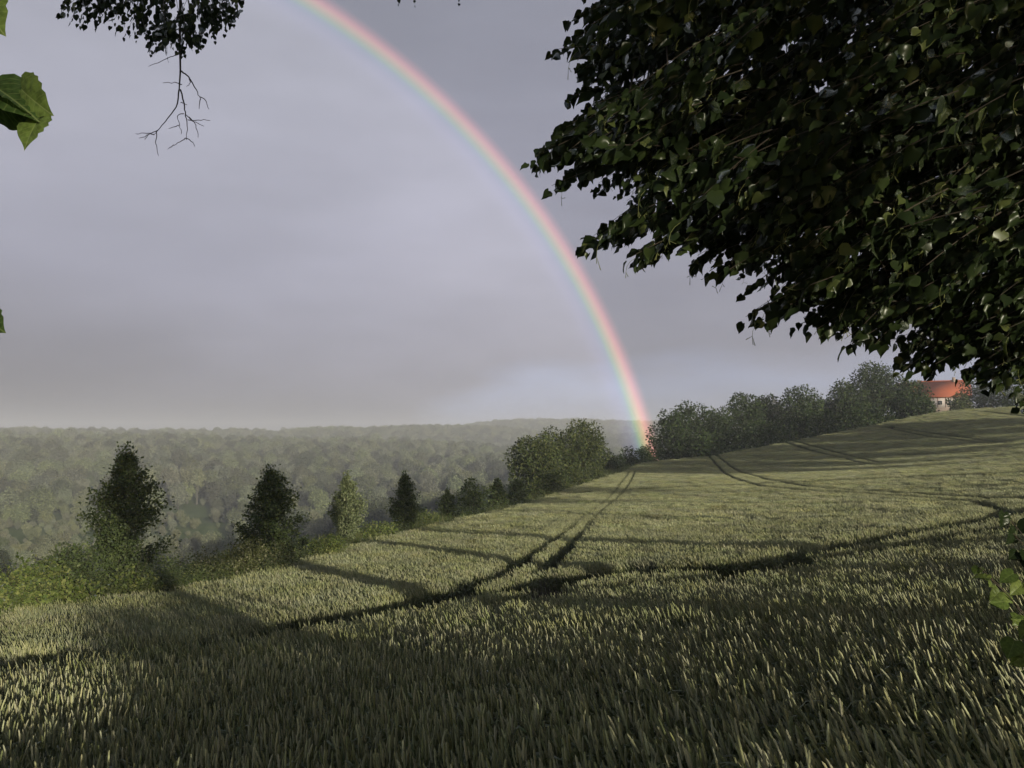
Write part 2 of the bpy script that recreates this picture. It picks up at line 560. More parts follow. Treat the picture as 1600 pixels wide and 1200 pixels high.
EDGE = np.r_[HEDGE, TOPE[1:]]
ss = lambda v, a, b: (lambda t: t * t * (3 - 2 * t))(np.clip((v - a) / (b - a), 0, 1))


def wav(x, y, s, k):
    r = np.random.default_rng(k)
    o = 0
    for i in range(5):
        th, ph = r.random(2) * 6.28
        f = (0.7 + 0.9 * r.random()) / s
        o = o + np.sin((x * math.cos(th) + y * math.sin(th)) * f * 6.28 + ph)
    return o / 5


def hills(x, y):
    r = np.hypot(x, y) + 1e-6
    b = np.degrees(np.arctan2(x, y))
    rr = r + 60 * wav(x, y, 500, 3)
    ridgeA = np.interp(b, [-50, -32, -22, -12, -7, -3, 2, 30], [-8, -9, -7, -9, -12, -18, -26, -32]) + 3.0 * wav(x, y, 260, 5)
    A = -42 + (ridgeA + 42) * ss(rr, 250, 830) ** 0.9 - (ridgeA + 42) * 0.5 * ss(rr, 860, 1050)
    ridgeB = np.interp(b, [-50, -14, -8, -4, 0, 4, 30], [-4, 2, 7, 9, 4, -4, -10]) + 3.0 * wav(x, y, 180, 6)
    B = -42 + (ridgeB + 42) * ss(rr, 980, 1260) - (ridgeB + 42) * 0.45 * ss(rr, 1300, 1500)
    ridgeC = np.interp(b, [-50, -6, -1, 4, 10, 30], [0, 8, 27, 27, 23, 18]) + 2.0 * wav(x, y, 240, 9)
    C = -42 + (ridgeC + 42) * ss(rr, 1150, 1700) - 20 * ss(rr, 1800, 2400)
    A = A + (4.0 * wav(x, y, 95, 12) + 2.5 * wav(x, y, 48, 13)) * ss(r, 300, 380) * (1 - 0.25 * ss(r, 600, 760))
    return np.maximum(np.maximum(A, B), C)


def ground_z(x, y):
    x = np.asarray(x, float)
    y = np.asarray(y, float)
    sh = x.shape
    P = np.c_[x.ravel(), y.ravel()]
    z = np.empty(len(P))
    ins = in_poly(P, FIELD)
    dl, ql = near_line(P, LANE)
    dh, qh = near_line(P, HEDGE)
    dt, qt = near_line(P, TOPE)
    near = ins | (dl < np.minimum(dh, dt))
    # lane side: hold the lane level, never let the fitted surface run away
    far = dl > 14
    zz = np.zeros(len(P))
    Pl = P.copy()
    k = near & ~ins & far
    Pl[k] = ql[k] + (P[k] - ql[k]) / dl[k][:, None] * 14
    zz[near] = tps(Pl[near, 0], Pl[near, 1])
    # valley side
    bear = np.degrees(np.arctan2(P[:, 0], P[:, 1]))
    v = ~near & (dh <= dt)
    ze = tps(qh[v, 0], qh[v, 1])
    s = dh[v]
    fall = np.where(s < 2.5, 0.02 * s, 0.05 + 0.24 * (s - 2.5) * ss(s, 2.5, 14))
    zz[v] = np.maximum(ze - fall, hills(P[v, 0], P[v, 1]))
    # far side, behind the skyline of the field
    t = ~near & (dt < dh)
    ze = tps(qt[t, 0], qt[t, 1])
    s = dt[t]
    up = np.clip((qt[t, 0] - 40) / 40, -1, 1)
    lowend = 1 - ss(bear[t], 11, 18)
    up = np.clip(up, 0, 1)
    zs = ze + 0.03 * np.minimum(s, 160) * up - 0.10 * np.maximum(s - 160, 0) - lowend * np.where(s < 2.5, 0.02 * s, 0.05 + 0.24 * (s - 2.5) * ss(s, 2.5, 14))
    zz[t] = np.maximum(np.maximum(zs, -42), hills(P[t, 0], P[t, 1]))
    return zz.reshape(sh)


def gz(x, y):
    return float(ground_z(np.array([x]), np.array([y]))[0])


def axis_pts(lo, hi, c, step, n):
    k = 6.2
    u = np.linspace(-1, 1, n)
    s = np.sinh(k * u) / math.sinh(k)
    return np.where(s < 0, c + s * (c - lo), c + s * (hi - c))


XMIN, XMAX, YMIN, YMAX = -2300, 1900, -500, 2500
gx = axis_pts(XMIN, XMAX, 2.0, 0, 330)
gy = axis_pts(YMIN, YMAX, 14.0, 0, 330)
GX, GY = np.meshgrid(gx, gy)
GZ = ground_z(GX, GY)
nx, ny = len(gx), len(gy)
idx = np.arange(nx * ny).reshape(ny, nx)
quads = np.stack([idx[:-1, :-1], idx[:-1, 1:], idx[1:, 1:], idx[1:, :-1]], -1).reshape(-1, 4)
gm, t = mat_new('soil_and_turf')
geo = t.n('ShaderNodeNewGeometry')
fa = t.n('ShaderNodeAttribute', attribute_name='tilled')
n1 = t.n('ShaderNodeTexNoise', i_Vector=geo.outputs['Position'], i_Scale=3.0, i_Detail=8.0, i_Roughness=0.7)
n2 = t.n('ShaderNodeTexNoise', i_Vector=geo.outputs['Position'], i_Scale=0.12, i_Detail=6.0, i_Roughness=0.6)
soil = t.ramp(n1.outputs['Fac'], [(0.3, (0.020, 0.017, 0.011)), (0.7, (0.045, 0.040, 0.024))])
turf = t.ramp(n2.outputs['Fac'], [(0.3, (0.050, 0.075, 0.022)), (0.55, (0.075, 0.105, 0.032)), (0.75, (0.12, 0.13, 0.05))])
gcol = t.mix(fa.outputs['Fac'], turf, soil)
bmp = t.n('ShaderNodeBump', i_Strength=0.6, i_Distance=0.05)
t.link(n1.outputs['Fac'], bmp.inputs['Height'])
pb = t.n('ShaderNodeBsdfPrincipled', i_Roughness=0.95)
t.link(gcol, pb.inputs['Base Color'])
t.link(bmp.outputs[0], pb.inputs['Normal'])
pb.inputs['Specular IOR Level'].default_value = 0.1
t.link(pb.outputs[0], t.n('ShaderNodeOutputMaterial').inputs['Surface'])
tilled = in_poly(np.c_[GX.ravel(), GY.ravel()], FIELD).astype(float)
ground = link('ground', np_mesh('ground', np.c_[GX.ravel(), GY.ravel(), GZ.ravel()], quads, gm, {'tilled': tilled}, True))
tag(ground, kind='structure')


# ------------------------------------------------------------------ scattering (geometry nodes, only for stuff)
def scatter(name, variants, pts, rot, scl, idx, label, cat):
    coll = bpy.data.collections.new(name + '_kinds')
    for i, parts in enumerate(variants):
        o = bpy.data.objects.new('%s_kind_%03d' % (name, i), parts)
        coll.objects.link(o)
    me = bpy.data.meshes.new(name)
    me.vertices.add(len(pts))
    me.vertices.foreach_set('co', np.asarray(pts, np.float32).ravel())
    a = me.attributes.new('rot', 'FLOAT_VECTOR', 'POINT')
    a.data.foreach_set('vector', np.asarray(rot, np.float32).ravel())
    a = me.attributes.new('scl', 'FLOAT', 'POINT')
    a.data.foreach_set('value', np.asarray(scl, np.float32))
    a = me.attributes.new('idx', 'INT', 'POINT')
    a.data.foreach_set('value', np.asarray(idx, np.int32))
    me.update()
    ob = link(name, me)
    ng = bpy.data.node_groups.new(name + '_scatter', 'GeometryNodeTree')
    ng.interface.new_socket('Geometry', in_out='INPUT', socket_type='NodeSocketGeometry')
    ng.interface.new_socket('Geometry', in_out='OUTPUT', socket_type='NodeSocketGeometry')
    N = ng.nodes
    gi = N.new('NodeGroupInput')
    go = N.new('NodeGroupOutput')
    ci = N.new('GeometryNodeCollectionInfo')
    ci.inputs['Collection'].default_value = coll
    ci.inputs['Separate Children'].default_value = True
    ci.inputs['Reset Children'].default_value = True
    ip = N.new('GeometryNodeInstanceOnPoints')
    ip.inputs['Pick Instance'].default_value = True

    def named(nm, ty):
        nd = N.new('GeometryNodeInputNamedAttribute')
        nd.data_type = ty
        nd.inputs['Name'].default_value = nm
        return nd.outputs['Attribute']
    L = ng.links.new
    L(gi.outputs[0], ip.inputs['Points'])
    L(ci.outputs[0], ip.inputs['Instance'])
    L(named('idx', 'INT'), ip.inputs['Instance Index'])
    L(named('rot', 'FLOAT_VECTOR'), ip.inputs['Rotation'])
    L(named('scl', 'FLOAT'), ip.inputs['Scale'])
    L(ip.outputs[0], go.inputs[0])
    md = ob.modifiers.new('scatter', 'NODES')
    md.node_group = ng
    tag(ob, label, cat, None, 'stuff')
    return ob


# ------------------------------------------------------------------ wheat
def two_mat_mesh(name, parts):
    """parts: list of (V, faces(list of arrays), material, rnd)"""
    Vs, Fs, Rn, mi = [], [], [], []
    n = 0
    mats = []
    for V, fl, mt, rn in parts:
        if mt not in mats:
            mats.append(mt)
        Vs.append(V)
        Rn.append(np.broadcast_to(rn, (len(V),)))
        for f in fl:
            Fs.append(f + n)
            mi.append(np.full(len(f), mats.index(mt)))
        n += len(V)
    me = np_mesh(name, np.concatenate(Vs), Fs, None, {'rnd': np.concatenate(Rn)})
    for m_ in mats:
        me.materials.append(m_)
    me.polygons.foreach_set('material_index', np.concatenate(mi).astype(np.int32))
    me.update()
    return me


def stalk_bits(r, base, h, lean, detail):
    """one wheat plant: list of (V, faces, mat, rnd); lean = sideways run of the top"""
    out = []
    az = r.random() * 6.28
    top = np.array([lean[0], lean[1], 0]) * h
    L = 0.074 + 0.022 * r.random()
    sh = h - L * 0.9

    def path(tz):
        return base + top * (tz / h) ** 1.7 + np.array([0, 0, tz * (1 - 0.12 * (lean[0] ** 2 + lean[1] ** 2))])
    mb = MB()
    k = 5 if detail == 2 else 3
    z0 = 0.0 if detail == 2 else h * 0.45
    mb.tube([path(z) for z in np.linspace(z0, sh, 5 if detail == 2 else 2)], 0.0019 if detail == 2 else 0.0026, 3)
    out.append((np.concatenate(mb.V), [np.concatenate(mb.Q)], M_BLADE, 0.7 + 0.3 * r.random()))
    # ear
    d = unit(path(sh + 0.02) - path(sh - 0.02))
    bend = np.array([lean[0], lean[1], 0.0]) + 0.25 * r.normal(size=3)
    ep = [path(sh) + d * L * s + bend * L * 0.28 * s * s for s in (np.linspace(0, 1, 9) if detail == 2 else (0, .4, 1) if detail == 1 else (0, 1))]
    mb = MB()
    if detail == 2:
        rad = 0.0054 * np.array([.5, 1.0, .78, 1.08, .8, 1.0, .72, .8, .15])
        mb.tube(ep, rad, 6)
    elif detail == 1:
        mb.tube(ep, np.array([.0055, .0075, .0025]), 4)
    else:
        mb.tube(ep, np.array([.011, .006]), 3)
    V = np.concatenate(mb.V)
    out.append((V, [np.concatenate(mb.Q)], M_EAR, 0.15 + 0.85 * r.random()))
    # blades
    nb = 3 if detail == 2 else 1
    for b in range(nb):
        zb = h * (0.80 - 0.20 * b) + 0.04 * r.normal()
        p = path(max(zb, 0.05))
        a = az + b * 2.4 + 0.5 * r.normal()
        dr = np.array([math.cos(a), math.sin(a), 0])
        ln = 0.16 + 0.08 * r.random()
        sd = np.array([-math.sin(a), math.cos(a), 0])
        s = np.array([0, .35, .7, 1.0]) if detail == 2 else np.array([0, 1.0])
        c = p + dr * (s * ln)[:, None] * 0.75 + np.array([0, 0, 1]) * (0.62 * s - 0.85 * s * s)[:, None] * ln
        wd = np.array([.8, 1.0, .75, .05])[:len(s)] * 0.0075 if detail == 2 else np.array([.011, .004])
        V = np.concatenate([c - sd * wd[:, None], c + sd * wd[:, None]])
        m = len(s)
        Q = np.array([[i, i + 1, m + i + 1, m + i] for i in range(m - 1)])
        out.append((V, [Q], M_BLADE, r.random()))
    return out


def tilt_euler(ax, ay, spin):
    """spin about the stalk first, then lean in world x and y"""
    ca, sa, cb, sb, cc, sn = np.cos(ax), np.sin(ax), np.cos(ay), np.sin(ay), np.cos(spin), np.sin(spin)
    o, l = np.zeros_like(ax), np.ones_like(ax)
    Rx = np.stack([l, o, o, o, ca, -sa, o, sa, ca], -1).reshape(-1, 3, 3)
    Ry = np.stack([cb, o, sb, o, l, o, -sb, o, cb], -1).reshape(-1, 3, 3)
    Rz = np.stack([cc, -sn, o, sn, cc, o, o, o, l], -1).reshape(-1, 3, 3)
    M = Ry @ Rx @ Rz
    return np.c_[np.arctan2(M[:, 2, 1], M[:, 2, 2]), -np.arcsin(np.clip(M[:, 2, 0], -1, 1)), np.arctan2(M[:, 1, 0], M[:, 0, 0])]


def build_wheat():
    r = np.random.default_rng(5)
    variants = []
    for i in range(10):
        variants.append(two_mat_mesh('wheat_plant', stalk_bits(r, np.zeros(3), WH * (0.94 + 0.12 * r.random()), 0.10 * r.normal(size=2) * np.array([1, 1]), 2)))
    nN = len(variants)
    for i in range(8):                         # half-metre clumps
        parts = []
        for k in range(64):
            b = np.array([*(r.random(2) - .5) * 0.50, 0])
            parts += stalk_bits(r, b, WH * (0.90 + 0.16 * r.random()), np.array([-0.16, 0.02]) + 0.10 * r.normal(size=2), 1)
        variants.append(two_mat_mesh('wheat_clump', parts))
    nM = 8
    for i in range(6):                         # small tufts that line the wheel tracks
        parts = []
        for k in range(10):
            b = np.array([*(r.random(2) - .5) * 0.22, 0])
            parts += stalk_bits(r, b, WH * (0.90 + 0.16 * r.random()), np.array([-0.14, 0.02]) + 0.10 * r.normal(size=2), 1)
        variants.append(two_mat_mesh('wheat_tuft', parts))
    nT = 6
    for i in range(6):                         # metre patches
        parts = []
        for k in range(230):
            b = np.array([*(r.random(2) - .5) * 1.12, 0])
            parts += stalk_bits(r, b, WH * (0.90 + 0.16 * r.random()), np.array([-0.14, 0.02]) + 0.10 * r.normal(size=2), 0)
        variants.append(two_mat_mesh('wheat_patch', parts))
    # --- wheel tracks, found on the canopy
    def hit(px, py):
        D = np.geomspace(2.0, 240, 700)
        a1 = at(px, py, 1.0) - EYE
        P = EYE + a1[None] * D[:, None]
        c = tps(P[:, 0], P[:, 1]) + WH * 0.9
        k = np.argmax(P[:, 2] < c)
        return P[k, :2] if (P[:, 2] < c).any() else P[-1, :2]
    TR = [
        [(985, 737), (965, 765), (930, 797), (880, 838), (830, 872), (778, 905), (700, 930), (600, 958), (480, 985), (300, 1012), (150, 1030), (0, 1047), (-120, 1062)],
        [(994, 736), (985, 757), (960, 785), (935, 808), (905, 845), (855, 896)],
        [(480, 973), (620, 957), (720, 936), (800, 926), (900, 906), (1000, 894), (1100, 890), (1166, 889), (1275, 866), (1406, 839), (1500, 822), (1561, 810), (1640, 792)],
        [(800, 945), (900, 928), (1000, 916), (1127, 905), (1240, 888), (1352, 868), (1445, 849), (1584, 825), (1680, 805)],
        [(1120, 711), (1135, 722), (1160, 738), (1200, 750), (1270, 762), (1350, 768), (1450, 774), (1520, 779), (1650, 783)],
        [(1109, 713), (1125, 730), (1150, 748), (1190, 760), (1270, 768), (1350, 772), (1450, 779), (1530, 786), (1570, 797), (1561, 808)],
        [(1240, 689), (1290, 702), (1340, 715), (1380, 723)],
        [(1229, 691), (1270, 705), (1320, 716), (1360, 725)],
        [(1395, 668), (1460, 678), (1520, 686), (1580, 693)],
        [(1388, 669), (1450, 682), (1500, 688), (1555, 694)],
        [(1540, 643), (1620, 652)]]
    tracks = [np.array([hit(*p) for p in tr]) for tr in TR]

    wide = [0.06, 0.06, 0.32, 0.16, 0.03, 0.03, 0.08, 0.08, 0.08, 0.08, 0.08]

    def track_d(P):
        d = np.full(len(P), 1e9)
        rr = np.hypot(P[:, 0], P[:, 1])
        for k, tr in enumerate(tracks):
            dd, _ = near_line(P, tr)
            wd = np.interp(P[:, 0], [-3, -0.6, 0.6, 4.6, 5.4], [0.10, 0.25, 0.78, 0.78, wide[k]]) if k == 2 else wide[k]
            if k < 2:
                wd = np.interp(rr, [16, 17.5, 24, 36, 110], [0.20, 0.08, 0.02, -0.11, -0.05])
            d = np.minimum(d, dd - wd)
        return d
    pts, rot, scl, ix = [], [], [], []

    def strip(line, half, dens, r):
        out = []
        for a, b in zip(line[:-1], line[1:]):
            ln = np.linalg.norm(b - a)
            n = int(ln * 2 * half * dens) + 1
            d = (b - a) / (ln + 1e-9)
            u = r.random(n)[:, None]
            v = (r.random(n)[:, None] * 2 - 1) * half
            out.append(a + u * (b - a) + v * np.array([-d[1], d[0]]))
        return np.concatenate(out)

    def grid(r0, r1, step, b0, b1):
        xs = np.arange(-90, 112, step)
        ys = np.arange(1.2, 140, step)
        if r1 < 40:
            xs = np.arange(-r1, r1, step)
            ys = np.arange(1.2, r1, step)
        X, Y = np.meshgrid(xs, ys)
        P = np.c_[X.ravel(), Y.ravel()]
        rr = np.hypot(P[:, 0], P[:, 1])
        P = P[(rr > r0 - step) & (rr < r1 + step)]
        P += (r.random(P.shape) - .5) * step
        rr = np.hypot(P[:, 0], P[:, 1])
        b = np.degrees(np.arctan2(P[:, 0], P[:, 1]))
        m = (rr >= r0) & (rr < r1) & (b > b0) & (b < b1) & in_poly(P, FIELD)
        return P[m]
    # single plants
    P = grid(0, 8.5, 0.041, -48, 46)
    P = P[track_d(P) > 0.26]
    z = ground_z(P[:, 0], P[:, 1])
    wave = wav(P[:, 0], P[:, 1], 3.0, 21)
    tilt = 0.06 + 0.42 * ss(P[:, 0] + 0.25 * wave, -1.2, 2.4) + 0.06 * wave
    tilt = tilt * (0.8 + 0.4 * r.random(len(P))) + 0.05 * r.normal(size=len(P))
    tx = 0.10 * r.normal(size=len(P)) + 0.10 * wave
    rot.append(tilt_euler(tx, -tilt, r.random(len(P)) * 6.28))
    pts.append(np.c_[P, z])
    scl.append(0.92 + 0.16 * r.random(len(P)))
    ix.append(r.integers(0, nN, len(P)))
    # tufts along the tracks
    P = np.concatenate([strip(tr, 1.8, 46, r) for tr in tracks])
    rr = np.hypot(P[:, 0], P[:, 1])
    P = P[(rr > 8.5) & in_poly(P, FIELD)]
    rr = np.hypot(P[:, 0], P[:, 1])
    td = track_d(P)
    gap = np.where(rr < 24, 0.33, 0.27)
    m = (td > gap) & (td < 0.95)
    P, rr = P[m], rr[m]
    P = P[r.random(len(P)) < np.where(rr > 60, 0.7, 1.0)]
    z = ground_z(P[:, 0], P[:, 1])
    pts.append(np.c_[P, z])
    rot.append(np.c_[0.05 * r.normal(size=(len(P), 2)), 0.5 * r.normal(size=len(P))])
    scl.append(0.93 + 0.12 * r.random(len(P)))
    ix.append(nN + nM + r.integers(0, nT, len(P)))
    # two lines of taller, missed wheat
    ln = [np.array([hit(*p) for p in q]) for q in ([(1061, 734), (1212, 719), (1400, 706), (1650, 691)], [(1166, 729), (1400, 712), (1650, 698)], [(870, 782), (1000, 766), (1200, 757), (1400, 748), (1650, 738)])]
    P = np.concatenate([strip(q, 0.35, 24, r) for q in ln])
    P = P[in_poly(P, FIELD)]
    P = P[track_d(P) > 0.4]
    pts.append(np.c_[P, ground_z(P[:, 0], P[:, 1])])
    rot.append(np.c_[0.05 * r.normal(size=(len(P), 2)), 0.5 * r.normal(size=len(P))])
    scl.append(1.14 + 0.14 * r.random(len(P)))
    ix.append(nN + nM + r.integers(0, nT, len(P)))
    # clumps
    P = grid(8.5, 30, 0.28, -44, 42)
    P = P[track_d(P) > 0.72]
    z = ground_z(P[:, 0], P[:, 1])
    pts.append(np.c_[P, z])
    rot.append(np.c_[0.05 * r.normal(size=(len(P), 2)) + np.c_[np.zeros(len(P)), -0.10 * ss(P[:, 0], -2, 6)], 0.5 * r.normal(size=len(P))])
    scl.append(0.93 + 0.14 * r.random(len(P)) + 0.04 * wav(P[:, 0], P[:, 1], 6, 22))
    ix.append(nN + r.integers(0, nM, len(P)))
    # patches
    P = grid(30, 175, 0.72, -38, 38)
    P = P[track_d(P) > 0.98]
    z = ground_z(P[:, 0], P[:, 1])
    pts.append(np.c_[P, z])
    rot.append(np.c_[0.03 * r.normal(size=(len(P), 2)), 0.5 * r.normal(size=len(P))])
    scl.append(0.95 + 0.10 * r.random(len(P)) + 0.04 * wav(P[:, 0], P[:, 1], 9, 23))
    ix.append(nN + nM + nT + r.integers(0, 6, len(P)))
    print('wheat', [len(p) for p in pts])
    scatter('wheat', variants, np.concatenate(pts), np.concatenate(rot), np.concatenate(scl), np.concatenate(ix),
            'green wheat crop in ear covering the sloping field', 'wheat')


build_wheat()


# ------------------------------------------------------------------ trees
def crown_leaves(r, lobes, n, size, name, mat, tpl=(DIAM_V, DIAM_T), shell=0.55, up=0.35, rough=0.6, tuft=26):
    """leaves spread through a list of lobes (centre, radii)"""
    vol = np.array([lo[1][0] * lo[1][1] * lo[1][2] for lo in lobes]) ** (2 / 3)
    pick = r.choice(len(lobes), n, p=vol / vol.sum())
    c = np.array([lo[0] for lo in lobes])[pick]
    rad = np.array([lo[1] for lo in lobes])[pick]
    d = unit(r.normal(size=(n, 3)))
    u = shell + (1 - shell) * r.random(n) ** 0.6
    # tufts: pull leaves together round random seeds so that clumps and gaps form
    k = max(8, n // tuft)
    seed = unit(r.normal(size=(k, 3)))
    near = seed[r.integers(0, k, n)]
    d = unit(near + 0.30 * d)
    P = c + d * rad * u[:, None] * (1 + 0.10 * r.normal(size=n))[:, None]
    yd = unit(d + 0.9 * r.normal(size=(n, 3)) + np.array([0, 0, -0.25]))
    nr = unit(d * 0.8 + np.array([0, 0, up]) + rough * r.normal(size=(n, 3)))
    S = size * (0.6 + 0.8 * r.random(n))
    return leaves_mesh(name, P, leaf_frames(yd, nr), S, mat, tpl, r.random(n))


def trunk_mesh(r, h, r0, limbs, mat, k=7):
    """tapered trunk from the origin with limbs to the given points"""
    mb = MB()
    n = 8
    zz = np.linspace(-0.15, h, n)
    wob = np.cumsum(r.normal(size=(n, 2)) * 0.02 * h / n, axis=0)
    P = np.c_[wob, zz]
    rad = r0 * (1.25 - 0.95 * np.linspace(0, 1, n))
    rad[0] *= 1.35
    mb.tube(P, rad, k)
    for q in limbs:
        q = np.asarray(q, float)
        s = np.clip(0.25 + 0.6 * r.random(), 0, 0.95)
        a = P[int(s * (n - 1))]
        if a[2] > q[2] - 0.1:
            a = P[max(1, int(np.searchsorted(zz, max(0.15 * h, q[2] * 0.6))) - 1)]
        mid = (a + q) / 2 + np.array([0, 0, 0.12 * np.linalg.norm(q - a)])
        ln = np.linalg.norm(q - a)
        mb.tube(curve_pts(a, mid, q, 6), np.linspace(r0 * 0.42, r0 * 0.10, 6), 5)
    return mb.mesh('trunk', mat, True)


def put_tree(name, loc, label, cat, trunk_me, crown_me, group=None):
    e = thing(name, loc, label, cat, group)
    link('trunk', trunk_me, e)
    c = link('crown', crown_me, e)
    return e


def broadleaf(seed, h, wdt, n, leaf, mat, bark=M_BARK, low=0.12, nlobe=11, rough=0.6):
    r = np.random.default_rng(seed)
    lobes = []
    for i in range(nlobe):
        a = i * 2.4 + r.random()
        s = (i + 0.5) / nlobe
        zc = h * (low + 0.14 + (0.74 - low) * s)
        prof = math.sqrt(max(0.05, 1 - (1.7 * (s - 0.42)) ** 2))
        ro = wdt * 0.5 * prof * (0.50 + 0.18 * r.random())
        rr_ = wdt * (0.20 + 0.09 * r.random()) * (0.65 + 0.45 * prof)
        lobes.append((np.array([math.cos(a) * ro, math.sin(a) * ro, zc]), np.array([rr_, rr_, rr_ * (0.80 + .25 * r.random())])))
    lobes.append((np.array([0, 0, h * (low + 0.40)]), np.array([wdt * .33, wdt * .33, h * .28])))
    tops = [lo[0] * np.array([.8, .8, .95]) for lo in lobes[:-1]]
    tr = trunk_mesh(r, h * 0.72, h * 0.022, tops, bark)
    cr = crown_leaves(r, lobes, n, leaf, 'crown', mat, rough=rough)
    return tr, cr


def conical(seed, h, wdt, n, leaf, mat, low=0.16, skew=0.0, belly=0.34):
    """young tree: ascending branches of uneven length, leaves in tufts along them"""
    r = np.random.default_rng(seed)
    nb = 96
    tips, starts = [], []
    for i in range(nb):
        s = ((i + r.random()) / nb) ** 0.92
        prof = (0.35 + 0.65 * (s / belly) ** 0.8) if s < belly else ((1 - s) / (1 - belly)) ** 0.72
        a = i * 2.4 + 0.7 * r.normal()
        side = 1 + 0.16 * math.cos(a - 0.4 * seed)
        ln = wdt * 0.5 * prof * side * (0.62 + 0.45 * r.random() ** 0.7) + 0.03 * wdt
        zc = h * (low + (0.94 - low) * s)
        p0 = np.array([0, 0, max(0.05, zc - 0.35 * ln)])
        p1 = np.array([math.cos(a) * ln + skew * ln, math.sin(a) * ln, zc + 0.30 * ln * (0.4 + r.random())])
        starts.append(p0)
        tips.append(p1)
    starts.append(np.array([0, 0, h * .8])); tips.append(np.array([0.01, 0, h]))
    starts, tips = np.array(starts), np.array(tips)
    mb = MB()
    z = np.linspace(-0.15, h * 0.97, 9)
    mb.tube(np.c_[np.cumsum(r.normal(size=(9, 2)) * 0.008 * h, axis=0) * 0.5, z], np.linspace(1, 0.12, 9) * (h * 0.014 + 0.012), 6)
    for p0, p1 in zip(starts, tips):
        mb.tube(curve_pts(p0, (p0 + p1) / 2 - np.array([0, 0, .06 * h * .3]), p1, 4), np.linspace(0.006, 0.002, 4) * (h / 3.0) ** 0.5, 3)
    w_ = np.linalg.norm(tips - starts, axis=1) + 0.06 * wdt
    pick = r.choice(len(tips), n, p=w_ / w_.sum())
    # tufts: a few along each branch
    tu = np.round(r.random(n) * 4) / 4
    u = np.clip(0.22 + 0.80 * tu + 0.06 * r.normal(size=n), 0.05, 1.04)
    d = tips[pick] - starts[pick]
    spread = (0.024 * wdt + 0.070 * np.linalg.norm(d, axis=1))[:, None]
    P = starts[pick] + d * u[:, None] + r.normal(size=(n, 3)) * spread * np.array([1, 1, .75])
    od = unit(P - np.array([0, 0, h * 0.4]))
    yd = unit(od * 0.6 + unit(d) * 0.5 + 0.8 * r.normal(size=(n, 3)) + np.array([0, 0, -.1]))
    nr = unit(od * .7 + np.array([0, 0, .5]) + 0.6 * r.normal(size=(n, 3)))
    cr = leaves_mesh('crown', P, leaf_frames(yd, nr), leaf * (0.6 + 0.8 * r.random(n)), mat, (DIAM_V, DIAM_T), r.random(n))
    return mb.mesh('trunk', M_TWIG, True), cr


def stand(px, py, depth):
    """ground point under a pixel column at that depth"""
    p = at(px, py, depth)
    return np.array([p[0], p[1], gz(p[0], p[1])])


def tree_at(px, ytop, depth, kind, wpx, label, cat='tree', name='tree', n=3000, leaf=0.10, mat=M_YOUNG, seed=1, group=None, **kw):
    base = stand(px, 800, depth)
    top = at(px, ytop, depth)[2]
    h = max(0.8, top - base[2])
    wdt = wpx / F * depth
    tr, cr = kind(seed, h, wdt, n, leaf, mat, **kw)
    e = put_tree(name, base, label, cat, tr, cr, group)
    e.rotation_euler = (0, 0, 0)
    return e


# young trees along the field edge
HG = 'trees in the row along the field edge'
tree_at(193, 698, 20.5, conical, 122, 'tallest conical young tree at the left, its lower crown lit yellow-green', name='young_tree', n=17000, leaf=0.075, seed=31, group=HG, low=0.14, skew=0.03, belly=0.36)
tree_at(421, 728, 27.5, conical, 100, 'dark bushy conical tree behind the pale flowering mound', name='young_tree', n=14000, leaf=0.085, seed=32, group=HG, low=0.10, belly=0.28)
tree_at(541, 738, 34.0, conical, 52, 'slim pale-leaved young tree on a bare stem behind a round bush', name='young_tree', n=8500, leaf=0.085, seed=33, group=HG, low=0.20, mat=M_PALE_LIT)
tree_at(632, 738, 41.0, conical, 50, 'slim young tree with a pale leaning foot where the wheat edge bends', name='young_tree', n=8000, leaf=0.095, seed=34, group=HG, low=0.12)
tree_at(699, 764, 52.0, conical, 32, 'smallest young tree, half hidden beside a rounded dark one', name='young_tree', n=2200, leaf=0.13, seed=35, group=HG, low=0.05)
tree_at(740, 747, 55.0, broadleaf, 54, 'rounded dark young tree just left of two narrow ones', name='young_tree', n=3600, leaf=0.14, seed=36, group=HG, low=0.0, nlobe=8)
tree_at(778, 746, 60.0, conical, 34, 'narrow dark young tree, left one of the pair below the big clump', name='young_tree', n=2600, leaf=0.15, seed=37, group=HG, low=0.02)
tree_at(808, 748, 63.0, conical, 40, 'narrow young tree, right one of the pair below the big clump', name='young_tree', n=2800, leaf=0.15, seed=38, group=HG, low=0.0)
for i, (px, yt, d, wp, lb) in enumerate([
        (838, 750, 70, 46, 'low bushy tree at the left foot of the big clump'),
        (868, 742, 77, 48, 'low bushy tree below the middle of the big clump'),
        (897, 736, 84, 48, 'low bushy tree at the right foot of the big clump'),
        (925, 728, 92, 40, 'low bushy tree closing the row right of the clump')]):
    tree_at(px, yt, d, broadleaf, wp, lb, name='bushy_tree', n=4000, leaf=0.17, seed=40 + i, group=HG, low=-0.1, nlobe=8, mat=M_CLUMP)
# the big clump
for i, (px, yt, d, wp, n, lb) in enumerate([
        (833, 684, 92, 88, 8500, 'broad round-headed tree forming the left side of the big clump'),
        (872, 668, 98, 82, 7500, 'tall round tree in the middle of the big clump'),
        (912, 656, 100, 74, 8000, 'tallest tree of the big clump, on its right side')]):
    tree_at(px, yt, d, broadleaf, wp, lb, name='broadleaf_tree', n=n, leaf=0.26, seed=50 + i, mat=M_CLUMP, low=0.02, nlobe=15)
